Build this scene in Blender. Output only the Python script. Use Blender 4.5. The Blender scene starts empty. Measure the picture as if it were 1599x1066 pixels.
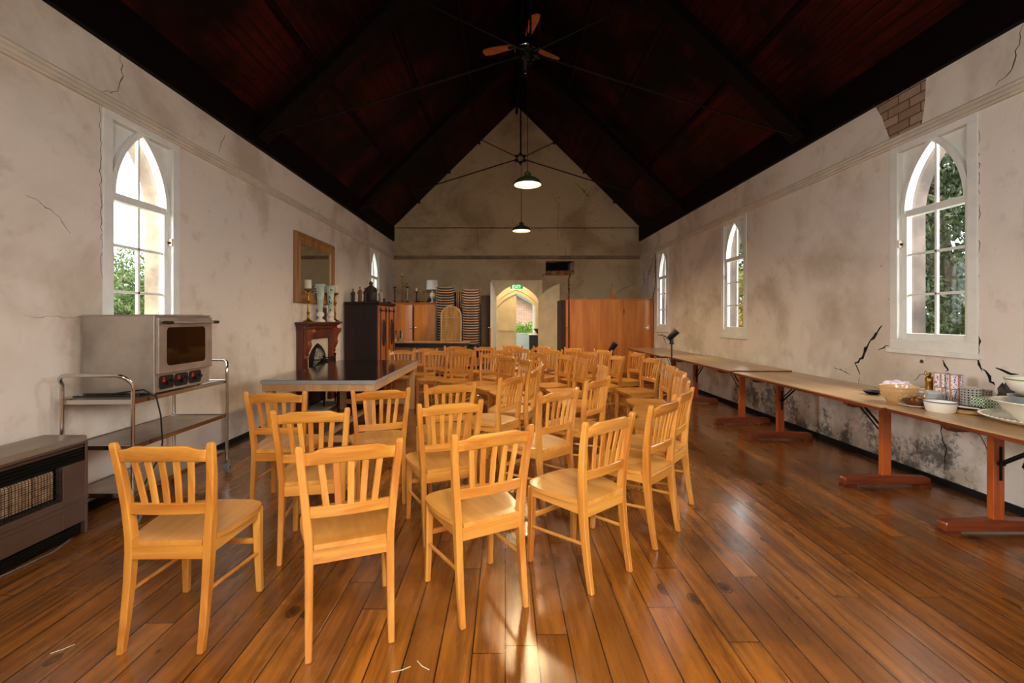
import bpy, bmesh, math, random
from mathutils import Vector, Matrix, Euler
random.seed(7)
C = bpy.context.scene.collection
PI = math.pi
def lin(c): return tuple(((v/255)/12.92 if v/255 <= .04045 else ((v/255+.055)/1.055)**2.4) for v in c)+(1,)

# ------------------------------------------------------------------ camera, world, lights
XL, XR, YB, YF = -3.06, 3.68, 12.38, -1.3         # side walls, far wall, wall behind the camera
XC, ZA, ZE, ZW = .31, 7.18, 3.87, 3.50            # ridge x, ridge z, eave z, plaster top
cam = bpy.data.cameras.new('camera'); cam.lens = 16; cam.sensor_width = 36
cam.shift_x = .0066; cam.shift_y = -.0225; cam.clip_start = .05; cam.clip_end = 200
co = bpy.data.objects.new('camera', cam); C.objects.link(co)
co.location = (0, 0, 1.4); co.rotation_euler = (PI/2, 0, 0)
sc = bpy.context.scene; sc.camera = co
sc.view_settings.view_transform = 'Standard'; sc.view_settings.look = 'None'
sc.view_settings.exposure = 0.15; sc.view_settings.gamma = 1; sc.view_settings.use_curve_mapping = False
w = bpy.data.worlds.new('sky'); sc.world = w; w.use_nodes = True
w.node_tree.nodes['Background'].inputs[0].default_value = (.86, .93, 1, 1)
w.node_tree.nodes['Background'].inputs[1].default_value = 3.2
def area(name, loc, target, sx, sy, watt, col=(1, 1, 1)):
    l = bpy.data.lights.new(name, 'AREA'); l.shape = 'RECTANGLE'; l.size = sx; l.size_y = sy; l.energy = watt; l.color = col
    o = bpy.data.objects.new(name, l); C.objects.link(o); o.location = loc
    o.rotation_euler = (Vector(target)-Vector(loc)).to_track_quat('-Z', 'Y').to_euler()
    return o
DAY = (1, .985, .965)
# open sky seen by each window from high outside
for i, (y, wl, wr) in enumerate(((.45, 580, 360), (3.92, 290, 260), (7.35, 0, 150), (10.65, 90, 100))):
    if wl: area('daylight', (XL-1.5, y, 2.7), (XR, y, 1.9), 1.4, 1.6, wl, DAY)
    if wr: area('daylight', (XR+1.5, y, 2.7), (XL, y, 1.9), 1.4, 1.6, wr, DAY)
area('daylight', (.31, YF-1.6, 3.2), (.31, 6, 1.5), 2.6, 2.2, 430, (1, .96, .91))  # added area lamp behind the made-up rear window, brightens the foreground
sun = bpy.data.lights.new('sun', 'SUN'); sun.energy = 1.2; sun.angle = .3
so = bpy.data.objects.new('sun', sun); C.objects.link(so); so.rotation_euler = (math.radians(35), math.radians(8), 0)

# ------------------------------------------------------------------ node helpers
class NT:
    def __init__(s, name):
        s.m = bpy.data.materials.new(name); s.m.use_nodes = True; s.t = s.m.node_tree
        s.b = s.t.nodes['Principled BSDF']; s.out = s.t.nodes['Material Output']
    def n(s, typ, props=None, **ins):
        nd = s.t.nodes.new(typ)
        for k, v in (props or {}).items(): setattr(nd, k, v)
        for k, v in ins.items():
            key = int(k[1:]) if k[0] == '_' and k[1:].isdigit() else k.replace('_', ' ')
            s.set(nd.inputs[key], v)
        return nd
    def set(s, inp, v):
        if isinstance(v, bpy.types.NodeSocket): s.t.links.new(v, inp)
        elif isinstance(v, bpy.types.Node): s.t.links.new(v.outputs[0], inp)
        else: inp.default_value = v
    def math(s, op, a, b=0.0, c=None):
        nd = s.n('ShaderNodeMath', {'operation': op}); s.set(nd.inputs[0], a); s.set(nd.inputs[1], b)
        if c is not None: s.set(nd.inputs[2], c)
        return nd.outputs[0]
    def mix(s, f, a, b, mode='MIX'):
        nd = s.n('ShaderNodeMix', {'data_type': 'RGBA', 'blend_type': mode})
        s.set(nd.inputs[0], f); s.set(nd.inputs[6], a); s.set(nd.inputs[7], b)
        return nd.outputs[2]
    def coord(s, scale=(1, 1, 1), rnd=False):
        v = s.n('ShaderNodeTexCoord').outputs['Object']
        if rnd:
            oi = s.n('ShaderNodeObjectInfo')
            v = s.n('ShaderNodeVectorMath', {'operation': 'ADD'}, _0=v, _1=s.n('ShaderNodeCombineXYZ', None, X=s.math('MULTIPLY', oi.outputs['Random'], 9.0), Y=s.math('MULTIPLY', oi.outputs['Random'], 5.0)).outputs[0]).outputs[0]
        return s.n('ShaderNodeVectorMath', {'operation': 'MULTIPLY'}, _0=v, _1=scale).outputs[0]
    def noise(s, vec, scale, detail=4, rough=.55, dist=0):
        return s.n('ShaderNodeTexNoise', None, Vector=vec, Scale=scale, Detail=detail, Roughness=rough, Distortion=dist).outputs[0]
    def ramp(s, f, a, b):            # smooth 0..1 between a and b
        return s.n('ShaderNodeMapRange', {'interpolation_type': 'SMOOTHSTEP'}, _0=f, _1=a, _2=b).outputs[0]
    def bump(s, h, strength=.3, dist=.01):
        s.set(s.b.inputs['Normal'], s.n('ShaderNodeBump', None, Strength=strength, Distance=dist, Height=h))
    def done(s, **kw):
        for k, v in kw.items(): s.set(s.b.inputs[k.replace('_', ' ')], v)
        return s.m
MATS = {}
def plain(name, rgb, rough=.5, metal=0, var=.12, scale=6, bump=0, rgb2=None, coat=0, emit=None, estr=0):
    if name in MATS: return MATS[name]
    t = NT(name); v = t.coord(rnd=True); n = t.noise(v, scale, 5)
    c = lin(rgb); d = lin(rgb2) if rgb2 else tuple(x*(1-var*2.2) for x in c[:3])+(1,)
    t.set(t.b.inputs['Base Color'], t.mix(t.ramp(n, .3, .7), c, d))
    if bump: t.bump(t.noise(v, scale*5, 3), bump, .004)
    kw = dict(Roughness=rough, Metallic=metal)
    if coat: kw['Coat_Weight'] = coat
    if emit: kw['Emission_Color'] = lin(emit); kw['Emission_Strength'] = estr
    MATS[name] = t.done(**kw); return MATS[name]
def wood(name, rgb, rgb2, axis=2, rough=.38, coat=.2, fine=26, knots=False, bump=.08):
    if name in MATS: return MATS[name]
    t = NT(name); s = [1, 1, 1]; s[axis] = .09
    v = t.coord(tuple(s), rnd=True)
    n1 = t.noise(v, fine, 4, .6, .6); n2 = t.noise(v, fine*.22, 2, .5, 1.2)
    f = t.math('ADD', t.math('MULTIPLY', n1, .55), t.math('MULTIPLY', n2, .5))
    col = t.mix(t.ramp(f, .36, .68), lin(rgb), lin(rgb2))
    oi = t.n('ShaderNodeObjectInfo').outputs['Random']
    col = t.mix(t.math('MULTIPLY', oi, .28), col, lin(rgb2))
    t.set(t.b.inputs['Base Color'], col)
    if bump: t.bump(n1, bump, .003)
    MATS[name] = t.done(Roughness=rough, Coat_Weight=coat, Coat_Roughness=.2, **({'Specular_IOR_Level': .08} if 'roof' in name else {})); return MATS[name]

# plaster: blotches, hairline mottling, damp and mould low on the right wall
def plaster(name, base, dark, blot=.55, mould=None, low=None):
    t = NT(name); v = t.coord()
    n = t.noise(v, .75, 6, .6, .4); n2 = t.noise(v, 4.5, 8, .65); n3 = t.noise(v, 40, 3)
    col = t.mix(t.math('MULTIPLY', t.ramp(n, .42, .68), blot), lin(base), lin(dark))
    col = t.mix(t.math('MULTIPLY', t.ramp(n2, .54, .72), .30), col, lin(dark))
    spk = t.ramp(t.noise(v, 17, 4, .7), .70, .745)
    col = t.mix(t.math('MULTIPLY', spk, .55), col, lin([x*.35 for x in dark]))
    sep = t.n('ShaderNodeSeparateXYZ', None, Vector=v)
    if low:
        m = t.ramp(t.math('ADD', sep.outputs[2], t.math('MULTIPLY', n2, .5)), 1.15, .85)
        patch = t.mix(t.ramp(t.noise(v, 2.2, 6, .6), .4, .62), lin(low[0]), lin(low[1]))
        col = t.mix(m, col, patch)
    if mould:
        y0, y1, z1 = mould
        g = t.math('MULTIPLY', t.ramp(sep.outputs[1], y0-.7, y0+.5), t.ramp(sep.outputs[1], y1+1.2, y1-.8))
        g = t.math('MULTIPLY', g, t.ramp(sep.outputs[2], z1, .12))
        k = t.math('ADD', t.noise(v, 3.4, 4), t.math('MULTIPLY', t.noise(v, 26, 8, .75), .75))
        k = t.math('ADD', k, t.math('MULTIPLY', g, .40))
        col = t.mix(t.math('MULTIPLY', t.ramp(k, 1.12, 1.34), .78), col, (.012, .010, .009, 1))
    t.set(t.b.inputs['Base Color'], col)
    h = t.math('ADD', t.math('MULTIPLY', n2, 1.0), t.math('MULTIPLY', n3, .15))
    t.bump(h, .35, .012)
    return t.done(Roughness=.88)
M_wallL = plaster('plaster_left', (226, 214, 202), (160, 136, 108), .62)
M_wallR = plaster('plaster_right', (226, 216, 206), (160, 140, 114), .62, (3.4, 7.2, .95), ((242, 236, 224), (206, 194, 172)))
M_wallB = plaster('plaster_back', (200, 178, 144), (140, 112, 78), .65)
M_plast = plaster('plaster_plain', (205, 195, 182), (150, 132, 112), .4)

def boards(name, width, axis, c1, c2, c3, gap=.03, rough=(.2, .45), coat=.25, stain=0):
    """boards running along Y, laid side by side on the axis 'x' (floor) or along the slope (ceiling)"""
    t = NT(name); v = t.coord(); sep = t.n('ShaderNodeSeparateXYZ', None, Vector=v)
    u = sep.outputs[0]
    if axis == 'slope': u = t.math('MULTIPLY', t.math('ABSOLUTE', t.math('SUBTRACT', u, XC)), 1.41)
    q = t.math('DIVIDE', u, width); idx = t.math('FLOOR', q); fr = t.math('FRACT', q)
    r1 = t.n('ShaderNodeTexWhiteNoise', {'noise_dimensions': '1D'}, W=idx).outputs[0]
    yy = t.math('DIVIDE', t.math('ADD', sep.outputs[1], t.math('MULTIPLY', r1, 7.3)), 3.1)
    r2 = t.n('ShaderNodeTexWhiteNoise', {'noise_dimensions': '2D'}, Vector=t.n('ShaderNodeCombineXYZ', None, X=idx, Y=t.math('FLOOR', yy))).outputs[0]
    off = t.n('ShaderNodeCombineXYZ', None, X=t.math('MULTIPLY', r2, 13.0), Y=t.math('MULTIPLY', r2, 31.0), Z=r1)
    vv = t.n('ShaderNodeVectorMath', {'operation': 'ADD'}, _0=v, _1=off).outputs[0]
    gv = t.n('ShaderNodeVectorMath', {'operation': 'MULTIPLY'}, _0=vv, _1=(1, .07, 1)).outputs[0]
    g1 = t.noise(gv, 30, 5, .65, .8); g2 = t.noise(gv, 7, 3, .5, 1.5); g3 = t.noise(v, 1.1, 4, .6)
    f = t.math('ADD', t.math('MULTIPLY', g1, .5), t.math('MULTIPLY', g2, .5))
    col = t.mix(t.ramp(f, .36, .64), lin(c1), lin(c2))
    col = t.mix(t.math('MULTIPLY', r2, .65), col, lin(c2))
    col = t.mix(t.math('MULTIPLY', t.ramp(g3, .48, .7), .55), col, lin(c3))
    col = t.mix(t.math('MULTIPLY', t.ramp(t.noise(gv, 90, 4, .7), .6, .75), .5), col, lin(c3))
    # knots
    kv = t.n('ShaderNodeVectorMath', {'operation': 'MULTIPLY'}, _0=vv, _1=(1, .62, 0)).outputs[0]
    vo = t.n('ShaderNodeTexVoronoi', None, Vector=kv, Scale=4.6)
    kd = vo.outputs['Distance']; sel = t.math('GREATER_THAN', t.n('ShaderNodeSeparateColor', None, Color=vo.outputs['Color']).outputs[0], .42)
    kn = t.math('MULTIPLY', t.ramp(t.math('ADD', kd, t.math('MULTIPLY', g1, .05)), .165, .085), sel)
    col = t.mix(t.math('MULTIPLY', kn, .92), col, lin(c3))
    ring = t.math('MULTIPLY', t.math('MULTIPLY', t.ramp(t.math('ABSOLUTE', t.math('SUBTRACT', kd, .13)), .03, .008), sel), .6)
    col = t.mix(ring, col, lin([x*.5 for x in c3]))
    if stain:
        st = t.ramp(t.noise(v, .8, 6, .62, .5), .36, .58)
        col = t.mix(t.math('MULTIPLY', st, stain), col, (.001, .0006, .0005, 1))
    e = t.math('MINIMUM', fr, t.math('SUBTRACT', 1.0, fr))
    wob = t.math('MULTIPLY', t.noise(gv, 3, 2), gap)
    ln = t.ramp(e, t.math('ADD', wob, gap*.35), wob)
    ye = t.math('FRACT', yy); ln2 = t.ramp(t.math('MINIMUM', ye, t.math('SUBTRACT', 1.0, ye)), .0012, .0006)
    ln = t.math('MAXIMUM', ln, t.math('MULTIPLY', ln2, .8))
    col = t.mix(t.math('MULTIPLY', ln, .92), col, (.004, .003, .002, 1))
    t.set(t.b.inputs['Base Color'], col)
    scr = t.noise(gv, 60, 3, .7)
    ro = t.n('ShaderNodeMapRange', None, _0=t.math('ADD', t.math('MULTIPLY', scr, .4), t.math('MULTIPLY', t.noise(v, 2.5, 4), .6)), _1=.3, _2=.7, _3=rough[0], _4=rough[1]).outputs[0]
    cup = t.math('MULTIPLY', t.math('MULTIPLY', e, e), -1.2)
    h = t.math('SUBTRACT', t.math('ADD', cup, t.math('MULTIPLY', g1, .12)), t.math('MULTIPLY', ln, .8))
    t.bump(h, .35, .006)
    return t.done(Roughness=ro, Coat_Weight=coat, Coat_Roughness=.2, Specular_IOR_Level=.5 if coat else .1)
M_floor = boards('floor_boards', .138, 'x', (176, 108, 36), (108, 62, 20), (38, 19, 8), gap=.032, rough=(.16, .34), coat=.6)
M_ceil = boards('ceiling_boards', .115, 'slope', (80, 20, 12), (44, 8, 6), (16, 4, 3), gap=.08, rough=(.5, .7), coat=0, stain=.93)
M_beam = wood('dark_roof_timber', (22, 9, 7), (8, 4, 4), 1, .6, 0)
M_purl = wood('dark_red_roof_purlin', (44, 14, 10), (20, 7, 5), 1, .6, 0)
M_chair = wood('honey_chair_wood', (228, 164, 72), (180, 108, 34), 2, .36, .35, 22)
M_chairx = wood('honey_chair_wood_rails', (228, 164, 72), (180, 108, 34), 0, .36, .35, 22)
M_seat = wood('honey_chair_seat_wood', (226, 164, 78), (196, 128, 50), 1, .3, .45, 18)
M_white = plain('white_window_paint', (232, 232, 226), .45, 0, .04, 8, .1)
M_rail = plain('cream_rail_paint', (214, 202, 184), .6, 0, .08, 5, .15)
M_railb = plain('stained_rail_paint', (150, 128, 98), .7, 0, .2, 4, .2)
M_stone = plain('sandstone_reveal', (150, 134, 110), .9, 0, .2, 3, .5, (92, 78, 64))
M_stone_shaded = plain('shaded_stone', (104, 90, 78), .9, 0, .2, 3, .5, (60, 50, 44))  # same stone darkened in colour for the shade in the right reveals
M_black = plain('black_paint', (14, 13, 13), .45, 0, .1)
M_iron = plain('black_iron', (22, 20, 20), .5, .6, .1)
M_steel = plain('brushed_steel', (188, 180, 170), .36, .7, .12, 3, 0, (156, 146, 136))
M_chrome = plain('chrome_tube', (205, 200, 195), .16, 1, .04)
M_brass = plain('aged_brass', (186, 144, 62), .35, 1, .2, 20)
M_trestle = wood('red_trestle_timber', (200, 100, 36), (140, 58, 20), 2, .42, .25, 20)
M_trestx = wood('red_trestle_rails', (140, 66, 30), (94, 38, 16), 0, .42, .25, 20)
M_ttop = wood('tan_table_board', (196, 158, 112), (160, 120, 78), 1, .32, .35, 10)
M_tedge = wood('red_table_edge', (120, 52, 24), (78, 30, 14), 1, .5, .1)
M_ply = wood('orange_veneer', (216, 140, 58), (172, 96, 32), 2, .32, .5, 9)
M_mahog = wood('mahogany', (112, 42, 18), (56, 20, 10), 2, .34, .4, 14)
M_darkw = wood('almost_black_wood', (58, 20, 12), (24, 8, 6), 2, .65, 0, 12)
M_pine = wood('waxed_pine', (186, 136, 78), (140, 92, 46), 2, .5, .1, 16)
M_creamd = plain('cream_door_paint', (226, 208, 168), .5, 0, .08, 3)
M_candle = plain('cream_wax', (236, 226, 200), .5, 0, .04)
M_soil = plain('mould_black_gap', (16, 14, 12), .95, 0, .3, 12, .4)
M_glassd = plain('dark_oven_glass', (12, 9, 8), .05, 0, .1)
def glassmat():
    t = NT('window_glass'); t.t.nodes.remove(t.b)
    tr = t.n('ShaderNodeBsdfTransparent'); gl = t.n('ShaderNodeBsdfGlossy', None, Roughness=.02)
    mx = t.n('ShaderNodeMixShader'); t.set(mx.inputs[0], t.math('MULTIPLY_ADD', t.math('POWER', t.n('ShaderNodeLayerWeight', None, Blend=.5).outputs['Facing'], 4.0), .5, .045))
    t.set(mx.inputs[1], tr); t.set(mx.inputs[2], gl); t.set(t.out.inputs[0], mx); return t.m
M_glass = glassmat()
def mirrormat():
    t = NT('mirror_glass'); return t.done(Base_Color=(.8, .8, .76, 1), Metallic=1.0, Roughness=.03)
M_mirror = mirrormat()
def brickmat(name, c1, c2, mortar, axes=(1, 2), scale=1.0, row=.075, bw=.22):
    t = NT(name); v = t.coord(); sp = t.n('ShaderNodeSeparateXYZ', None, Vector=v)
    cv = t.n('ShaderNodeCombineXYZ', None, X=sp.outputs[axes[0]], Y=sp.outputs[axes[1]])
    b = t.n('ShaderNodeTexBrick', None, Vector=cv, Color1=lin(c1), Color2=lin(c2), Mortar=lin(mortar), Scale=1.0/scale, Mortar_Size=.006)
    b.inputs['Brick Width'].default_value = bw; b.inputs['Row Height'].default_value = row
    col = t.mix(t.math('MULTIPLY', t.noise(v, 9, 5), .5), b.outputs[0], lin(mortar))
    t.set(t.b.inputs['Base Color'], col); t.bump(t.math('SUBTRACT', t.noise(v, 30, 3), b.outputs[1]), .6, .01)
    return t.done(Roughness=.9)
M_brickp = brickmat('exposed_brick', (190, 160, 138), (160, 128, 104), (92, 74, 60), row=.085, bw=.23)
M_brickh = brickmat('pink_brick', (214, 150, 120), (186, 118, 92), (220, 200, 180), axes=(0, 2))
def emis(name, rgb, s):
    t = NT(name); return t.done(Base_Color=lin(rgb), Emission_Color=lin(rgb), Emission_Strength=s)
M_bulb = emis('lit_opal_glass', (255, 238, 196), 3.5)

# ------------------------------------------------------------------ mesh helpers
def B(): return bmesh.new()
def box(bm, x0, x1, y0, y1, z0, z1):
    vs = [bm.verts.new((x, y, z)) for x in (x0, x1) for y in (y0, y1) for z in (z0, z1)]
    for f in ((0, 1, 3, 2), (4, 6, 7, 5), (0, 4, 5, 1), (2, 3, 7, 6), (0, 2, 6, 4), (1, 5, 7, 3)): bm.faces.new([vs[i] for i in f])
    return vs
def hexa(bm, p):                                    # eight points, x-y-z nested as in box
    vs = [bm.verts.new(q) for q in p]
    for f in ((0, 1, 3, 2), (4, 6, 7, 5), (0, 4, 5, 1), (2, 3, 7, 6), (0, 2, 6, 4), (1, 5, 7, 3)): bm.faces.new([vs[i] for i in f])
def beam(bm, p0, p1, wx, wz, up=(0, 0, 1)):         # rectangular bar between two points
    p0, p1 = Vector(p0), Vector(p1); d = (p1-p0).normalized(); s = d.cross(Vector(up))
    if s.length < 1e-4: s = d.cross(Vector((0, 1, 0)))
    s.normalize(); u = s.cross(d)
    hexa(bm, [p+s*a*wx/2+u*b*wz/2 for p in (p0, p1) for a in (-1, 1) for b in (-1, 1)])
def tube(bm, pts, r, seg=8, cap=True, closed=False):
    pts = [Vector(p) for p in pts]; n = len(pts); rings = []
    rr = r if isinstance(r, (list, tuple)) else [r]*n
    ref = None
    for i, p in enumerate(pts):
        if closed: d = (pts[(i+1) % n]-pts[i-1])
        else: d = (pts[min(i+1, n-1)]-pts[max(i-1, 0)])
        d.normalize()
        if ref is None: ref = Vector((0, 0, 1)) if abs(d.z) < .9 else Vector((1, 0, 0))
        s = d.cross(ref); s.normalize(); u = s.cross(d); ref = u
        rings.append([bm.verts.new(p+(s*math.cos(a)+u*math.sin(a))*rr[i]) for a in [2*PI*k/seg for k in range(seg)]])
    for i in range(n if closed else n-1):
        a, b = rings[i], rings[(i+1) % n]
        for k in range(seg): bm.faces.new((a[k], a[(k+1) % seg], b[(k+1) % seg], b[k]))
    if cap and not closed: bm.faces.new(rings[0][::-1]); bm.faces.new(rings[-1])
def lathe(bm, prof, c=(0, 0, 0), seg=20, close=True, ax=None, sx=1, sy=1, rad=None):
    """prof: (radius, height) pairs; rad(angle) optional radius multiplier"""
    rings = []
    for r, z in prof:
        rings.append([bm.verts.new((c[0]+math.cos(2*PI*k/seg)*r*sx*(rad(2*PI*k/seg) if rad else 1), c[1]+math.sin(2*PI*k/seg)*r*sy*(rad(2*PI*k/seg) if rad else 1), c[2]+z)) for k in range(seg)])
    for a, b in zip(rings, rings[1:]):
        for k in range(seg): bm.faces.new((a[k], a[(k+1) % seg], b[(k+1) % seg], b[k]))
    if close: bm.faces.new(rings[0][::-1]); bm.faces.new(rings[-1])
def prism(bm, poly, f, d0, d1):
    """extrude polygon (u,v) between depths d0,d1; f(u,v,d)->xyz"""
    a = [bm.verts.new(f(u, v, d0)) for u, v in poly]; b = [bm.verts.new(f(u, v, d1)) for u, v in poly]
    bm.faces.new(a); bm.faces.new(b[::-1]); n = len(poly)
    for i in range(n): bm.faces.new((a[i], a[(i+1) % n], b[(i+1) % n], b[i]))
ORG = {}
def obj(name, bm, mat, parent=None, bevel=0, smooth=False, kind=None, seg=1, keep=False):
    bmesh.ops.recalc_face_normals(bm, faces=bm.faces)
    if bevel: 
        ed = [e for e in bm.edges if len(e.link_faces) == 2 and e.calc_face_angle(0) > .6]
        bmesh.ops.bevel(bm, geom=ed, offset=bevel, segments=seg, affect='EDGES', clamp_overlap=True)
    org = Vector((0, 0, 0))
    if parent is not None: org = ORG.get(parent.name, org)
    elif kind != 'structure' and not keep:
        xs = [v.co for v in bm.verts]
        org = Vector(((min(v.x for v in xs)+max(v.x for v in xs))/2, (min(v.y for v in xs)+max(v.y for v in xs))/2, min(v.z for v in xs)))
    if org.length: bmesh.ops.translate(bm, verts=bm.verts, vec=-org)
    me = bpy.data.meshes.new(name); bm.to_mesh(me); bm.free()
    for m in (mat if isinstance(mat, (list, tuple)) else [mat]): me.materials.append(m)
    if smooth:
        for p in me.polygons: p.use_smooth = True
        try: me.set_sharp_from_angle(angle=.7)
        except Exception: pass
    o = bpy.data.objects.new(name, me); C.objects.link(o)
    if parent is not None: o.parent = parent
    else: o.location = org
    ORG[o.name] = org
    if kind: o['kind'] = kind
    return o
def tag(o, label, cat, group=None, kind=None):
    o['label'] = label; o['category'] = cat
    if group: o['group'] = group
    if kind: o['kind'] = kind
    return o
def thing(name, loc, label=None, cat=None, group=None, kind=None):
    o = bpy.data.objects.new(name, None); C.objects.link(o); o.location = loc; o.empty_display_size = .1
    ORG[o.name] = Vector(loc)
    if label: tag(o, label, cat, group)
    if kind: o['kind'] = kind
    return o
def dup(root, loc, rz, label=None, group=None):
    r = root.copy(); C.objects.link(r); r.location = loc; r.rotation_euler = (0, 0, rz)
    if label: r['label'] = label
    if group: r['group'] = group
    for ch in list(root.children):
        c = ch.copy(); C.objects.link(c); c.parent = r
        for g in ch.children:
            d = g.copy(); C.objects.link(d); d.parent = c
    return r

# ------------------------------------------------------------------ room shell
def gothic(wd, h, n=10):                            # pointed arch, from left spring over the apex to right spring
    if h < wd:                                       # low pointed arch with nearly straight sides
        q = [((1-t)**2*-wd+2*t*(1-t)*-wd*.70, 2*t*(1-t)*h*.66+t*t*h) for t in [i/n for i in range(n+1)]]
        return q+[(-x, z) for x, z in q[-2::-1]]
    r = (h*h+wd*wd)/(2*wd); out = []
    a1 = math.atan2(h, r-wd)
    for i in range(n+1):
        a = a1*i/n; out.append((-(r*math.cos(a)-(r-wd)), r*math.sin(a)))
    return out+[(-x, z) for x, z in out[-2::-1]]
def arch_fill(bm, f, u0, u1, uc, wd, zs, h, zt, d0, d1):
    """solid between an arch (half width wd, spring zs, rise h) and the rectangle u0..u1, zs..zt"""
    pts = gothic(wd, h)
    if u0 < uc-wd-1e-4: prism(bm, [(u0, zs), (uc-wd, zs), (uc-wd, zt), (u0, zt)], f, d0, d1)
    if u1 > uc+wd+1e-4: prism(bm, [(uc+wd, zs), (u1, zs), (u1, zt), (uc+wd, zt)], f, d0, d1)
    for (a, za), (b, zb) in zip(pts, pts[1:]):
        prism(bm, [(uc+a, zs+za), (uc+b, zs+zb), (uc+b, zt), (uc+a, zt)], f, d0, d1)
def arch_band(bm, f, uc, wd, zs, h, t, d0, d1):
    p, q = gothic(wd, h), gothic(wd+t, h+t*1.25)
    for i in range(len(p)-1):
        prism(bm, [(uc+p[i][0], zs+p[i][1]), (uc+p[i+1][0], zs+p[i+1][1]), (uc+q[i+1][0], zs+q[i+1][1]), (uc+q[i][0], zs+q[i][1])], f, d0, d1)
def cells(bm, f, u0, u1, z0, z1, holes, d0, d1):
    us = sorted({u0, u1} | {h[0] for h in holes} | {h[1] for h in holes}); zs = sorted({z0, z1} | {h[2] for h in holes} | {h[3] for h in holes})
    for a, b in zip(us, us[1:]):
        for c, d in zip(zs, zs[1:]):
            m, k = (a+b)/2, (c+d)/2
            if any(h[0] < m < h[1] and h[2] < k < h[3] for h in holes): continue
            prism(bm, [(a, c), (b, c), (b, d), (a, d)], f, d0, d1)
fL = lambda u, v, d: (XL-d, u, v)
fR = lambda u, v, d: (XR+d, u, v)
fB = lambda u, v, d: (u, YB+d, v)
fF = lambda u, v, d: (u, YF-d, v)
WIN_L, WIN_R = (.45, 3.86, 10.68), (.45, 3.94, 7.34, 10.65)
WH, WZ0, WZ1 = .395, 1.11, 3.01
def side_wall(name, f, wins, mat):
    bm = B(); holes = [(y-WH, y+WH, WZ0, WZ1) for y in wins]
    cells(bm, f, YF-.3, YB+.3, -.02, ZW, holes, 0, .10)
    wl = obj(name, bm, mat, kind='structure')
    bm = B(); holes = [(y-WH, y+WH, WZ0, WZ1) for y in wins]
    cells(bm, f, YF-.3, YB+.3, -.3, ZE, holes, .10, .25)
    for y in wins:
        cells(bm, f, y-WH, y+WH, WZ0, 2.365, [(y-.315, y+.315, 1.2, 2.365)], .10, .25)
        arch_fill(bm, f, y-WH, y+WH, y, .315, 2.365, .62, WZ1, .10, .25)
    obj('stone_outer_wall', bm, M_stone if f is fL else M_stone_shaded, wl)
    return wl
wall_left = side_wall('wall_left', fL, WIN_L, M_wallL)
wall_right = side_wall('wall_right', fR, WIN_R, M_wallR)
# far wall with the doorway and the broken recess, gable above
bm = B(); DX0, DX1, DZ = -.38, 1.01, 2.445
cells(bm, fB, XL-.4, XR+.4, -.02, ZE, [(DX0, DX1, -.02, DZ), (1.10, 1.86, 2.66, 2.92)], 0, .18)
cells(bm, fB, XL-.4, XR+.4, -.02, ZE, [(DX0, DX1, -.02, DZ)], .18, .35)
prism(bm, [(XL-.4, ZE-.02), (XR+.4, ZE-.02), (XC, ZA+.38)], fB, 0, .35)
wall_back = obj('wall_back', bm, M_wallB, kind='structure')
bm = B(); cells(bm, fF, XL-.4, XR+.4, -.02, ZE, [(-.6, 1.22, 1.2, 3.6)], 0, .3)
prism(bm, [(XL-.4, ZE-.02), (XR+.4, ZE-.02), (XC, ZA+.38)], fF, 0, .3)
wall_front = obj('wall_front', bm, M_plast, kind='structure')
bm = B(); box(bm, XL-.02, XR+.02, YF-.02, YB+.02, -.08, 0); obj('floor', bm, M_floor, kind='structure')
bm = B(); k = (ZA-ZE)/(XC-XL); k2 = (ZA-ZE)/(XR-XC)
y0, y1 = YF-.35, YB+.4
hexa(bm, [(XL-.5, y0, ZE-.5*k), (XL-.5, y0, ZE-.5*k+.08), (XL-.5, y1, ZE-.5*k), (XL-.5, y1, ZE-.5*k+.08), (XC, y0, ZA), (XC, y0, ZA+.08), (XC, y1, ZA), (XC, y1, ZA+.08)])
hexa(bm, [(XC, y0, ZA), (XC, y0, ZA+.08), (XC, y1, ZA), (XC, y1, ZA+.08), (XR+.5, y0, ZE-.5*k2), (XR+.5, y0, ZE-.5*k2+.08), (XR+.5, y1, ZE-.5*k2), (XR+.5, y1, ZE-.5*k2+.08)])
ceiling = obj('ceiling', bm, M_ceil, kind='structure')
for s, xw, kk in ((-1, XL, k), (1, XR, -k2)):
    bm = B(); box(bm, *sorted((xw-s*.05, xw+s*.11)), YF, YB, ZW, ZE+.02); obj('wall_plate', bm, M_beam, ceiling)
    for t in (.215, .46, .70):
        x = xw+(XC-xw)*t; z = ZE+(ZA-ZE)*t
        bm = B(); beam(bm, (x, YF, z-.03), (x, YB, z-.03), .05, .06); obj('purlin', bm, M_purl, ceiling)
bm = B(); beam(bm, (XC, YF, ZA-.12), (XC, YB, ZA-.12), .06, .22); obj('ridge_beam', bm, M_beam, ceiling)
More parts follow.
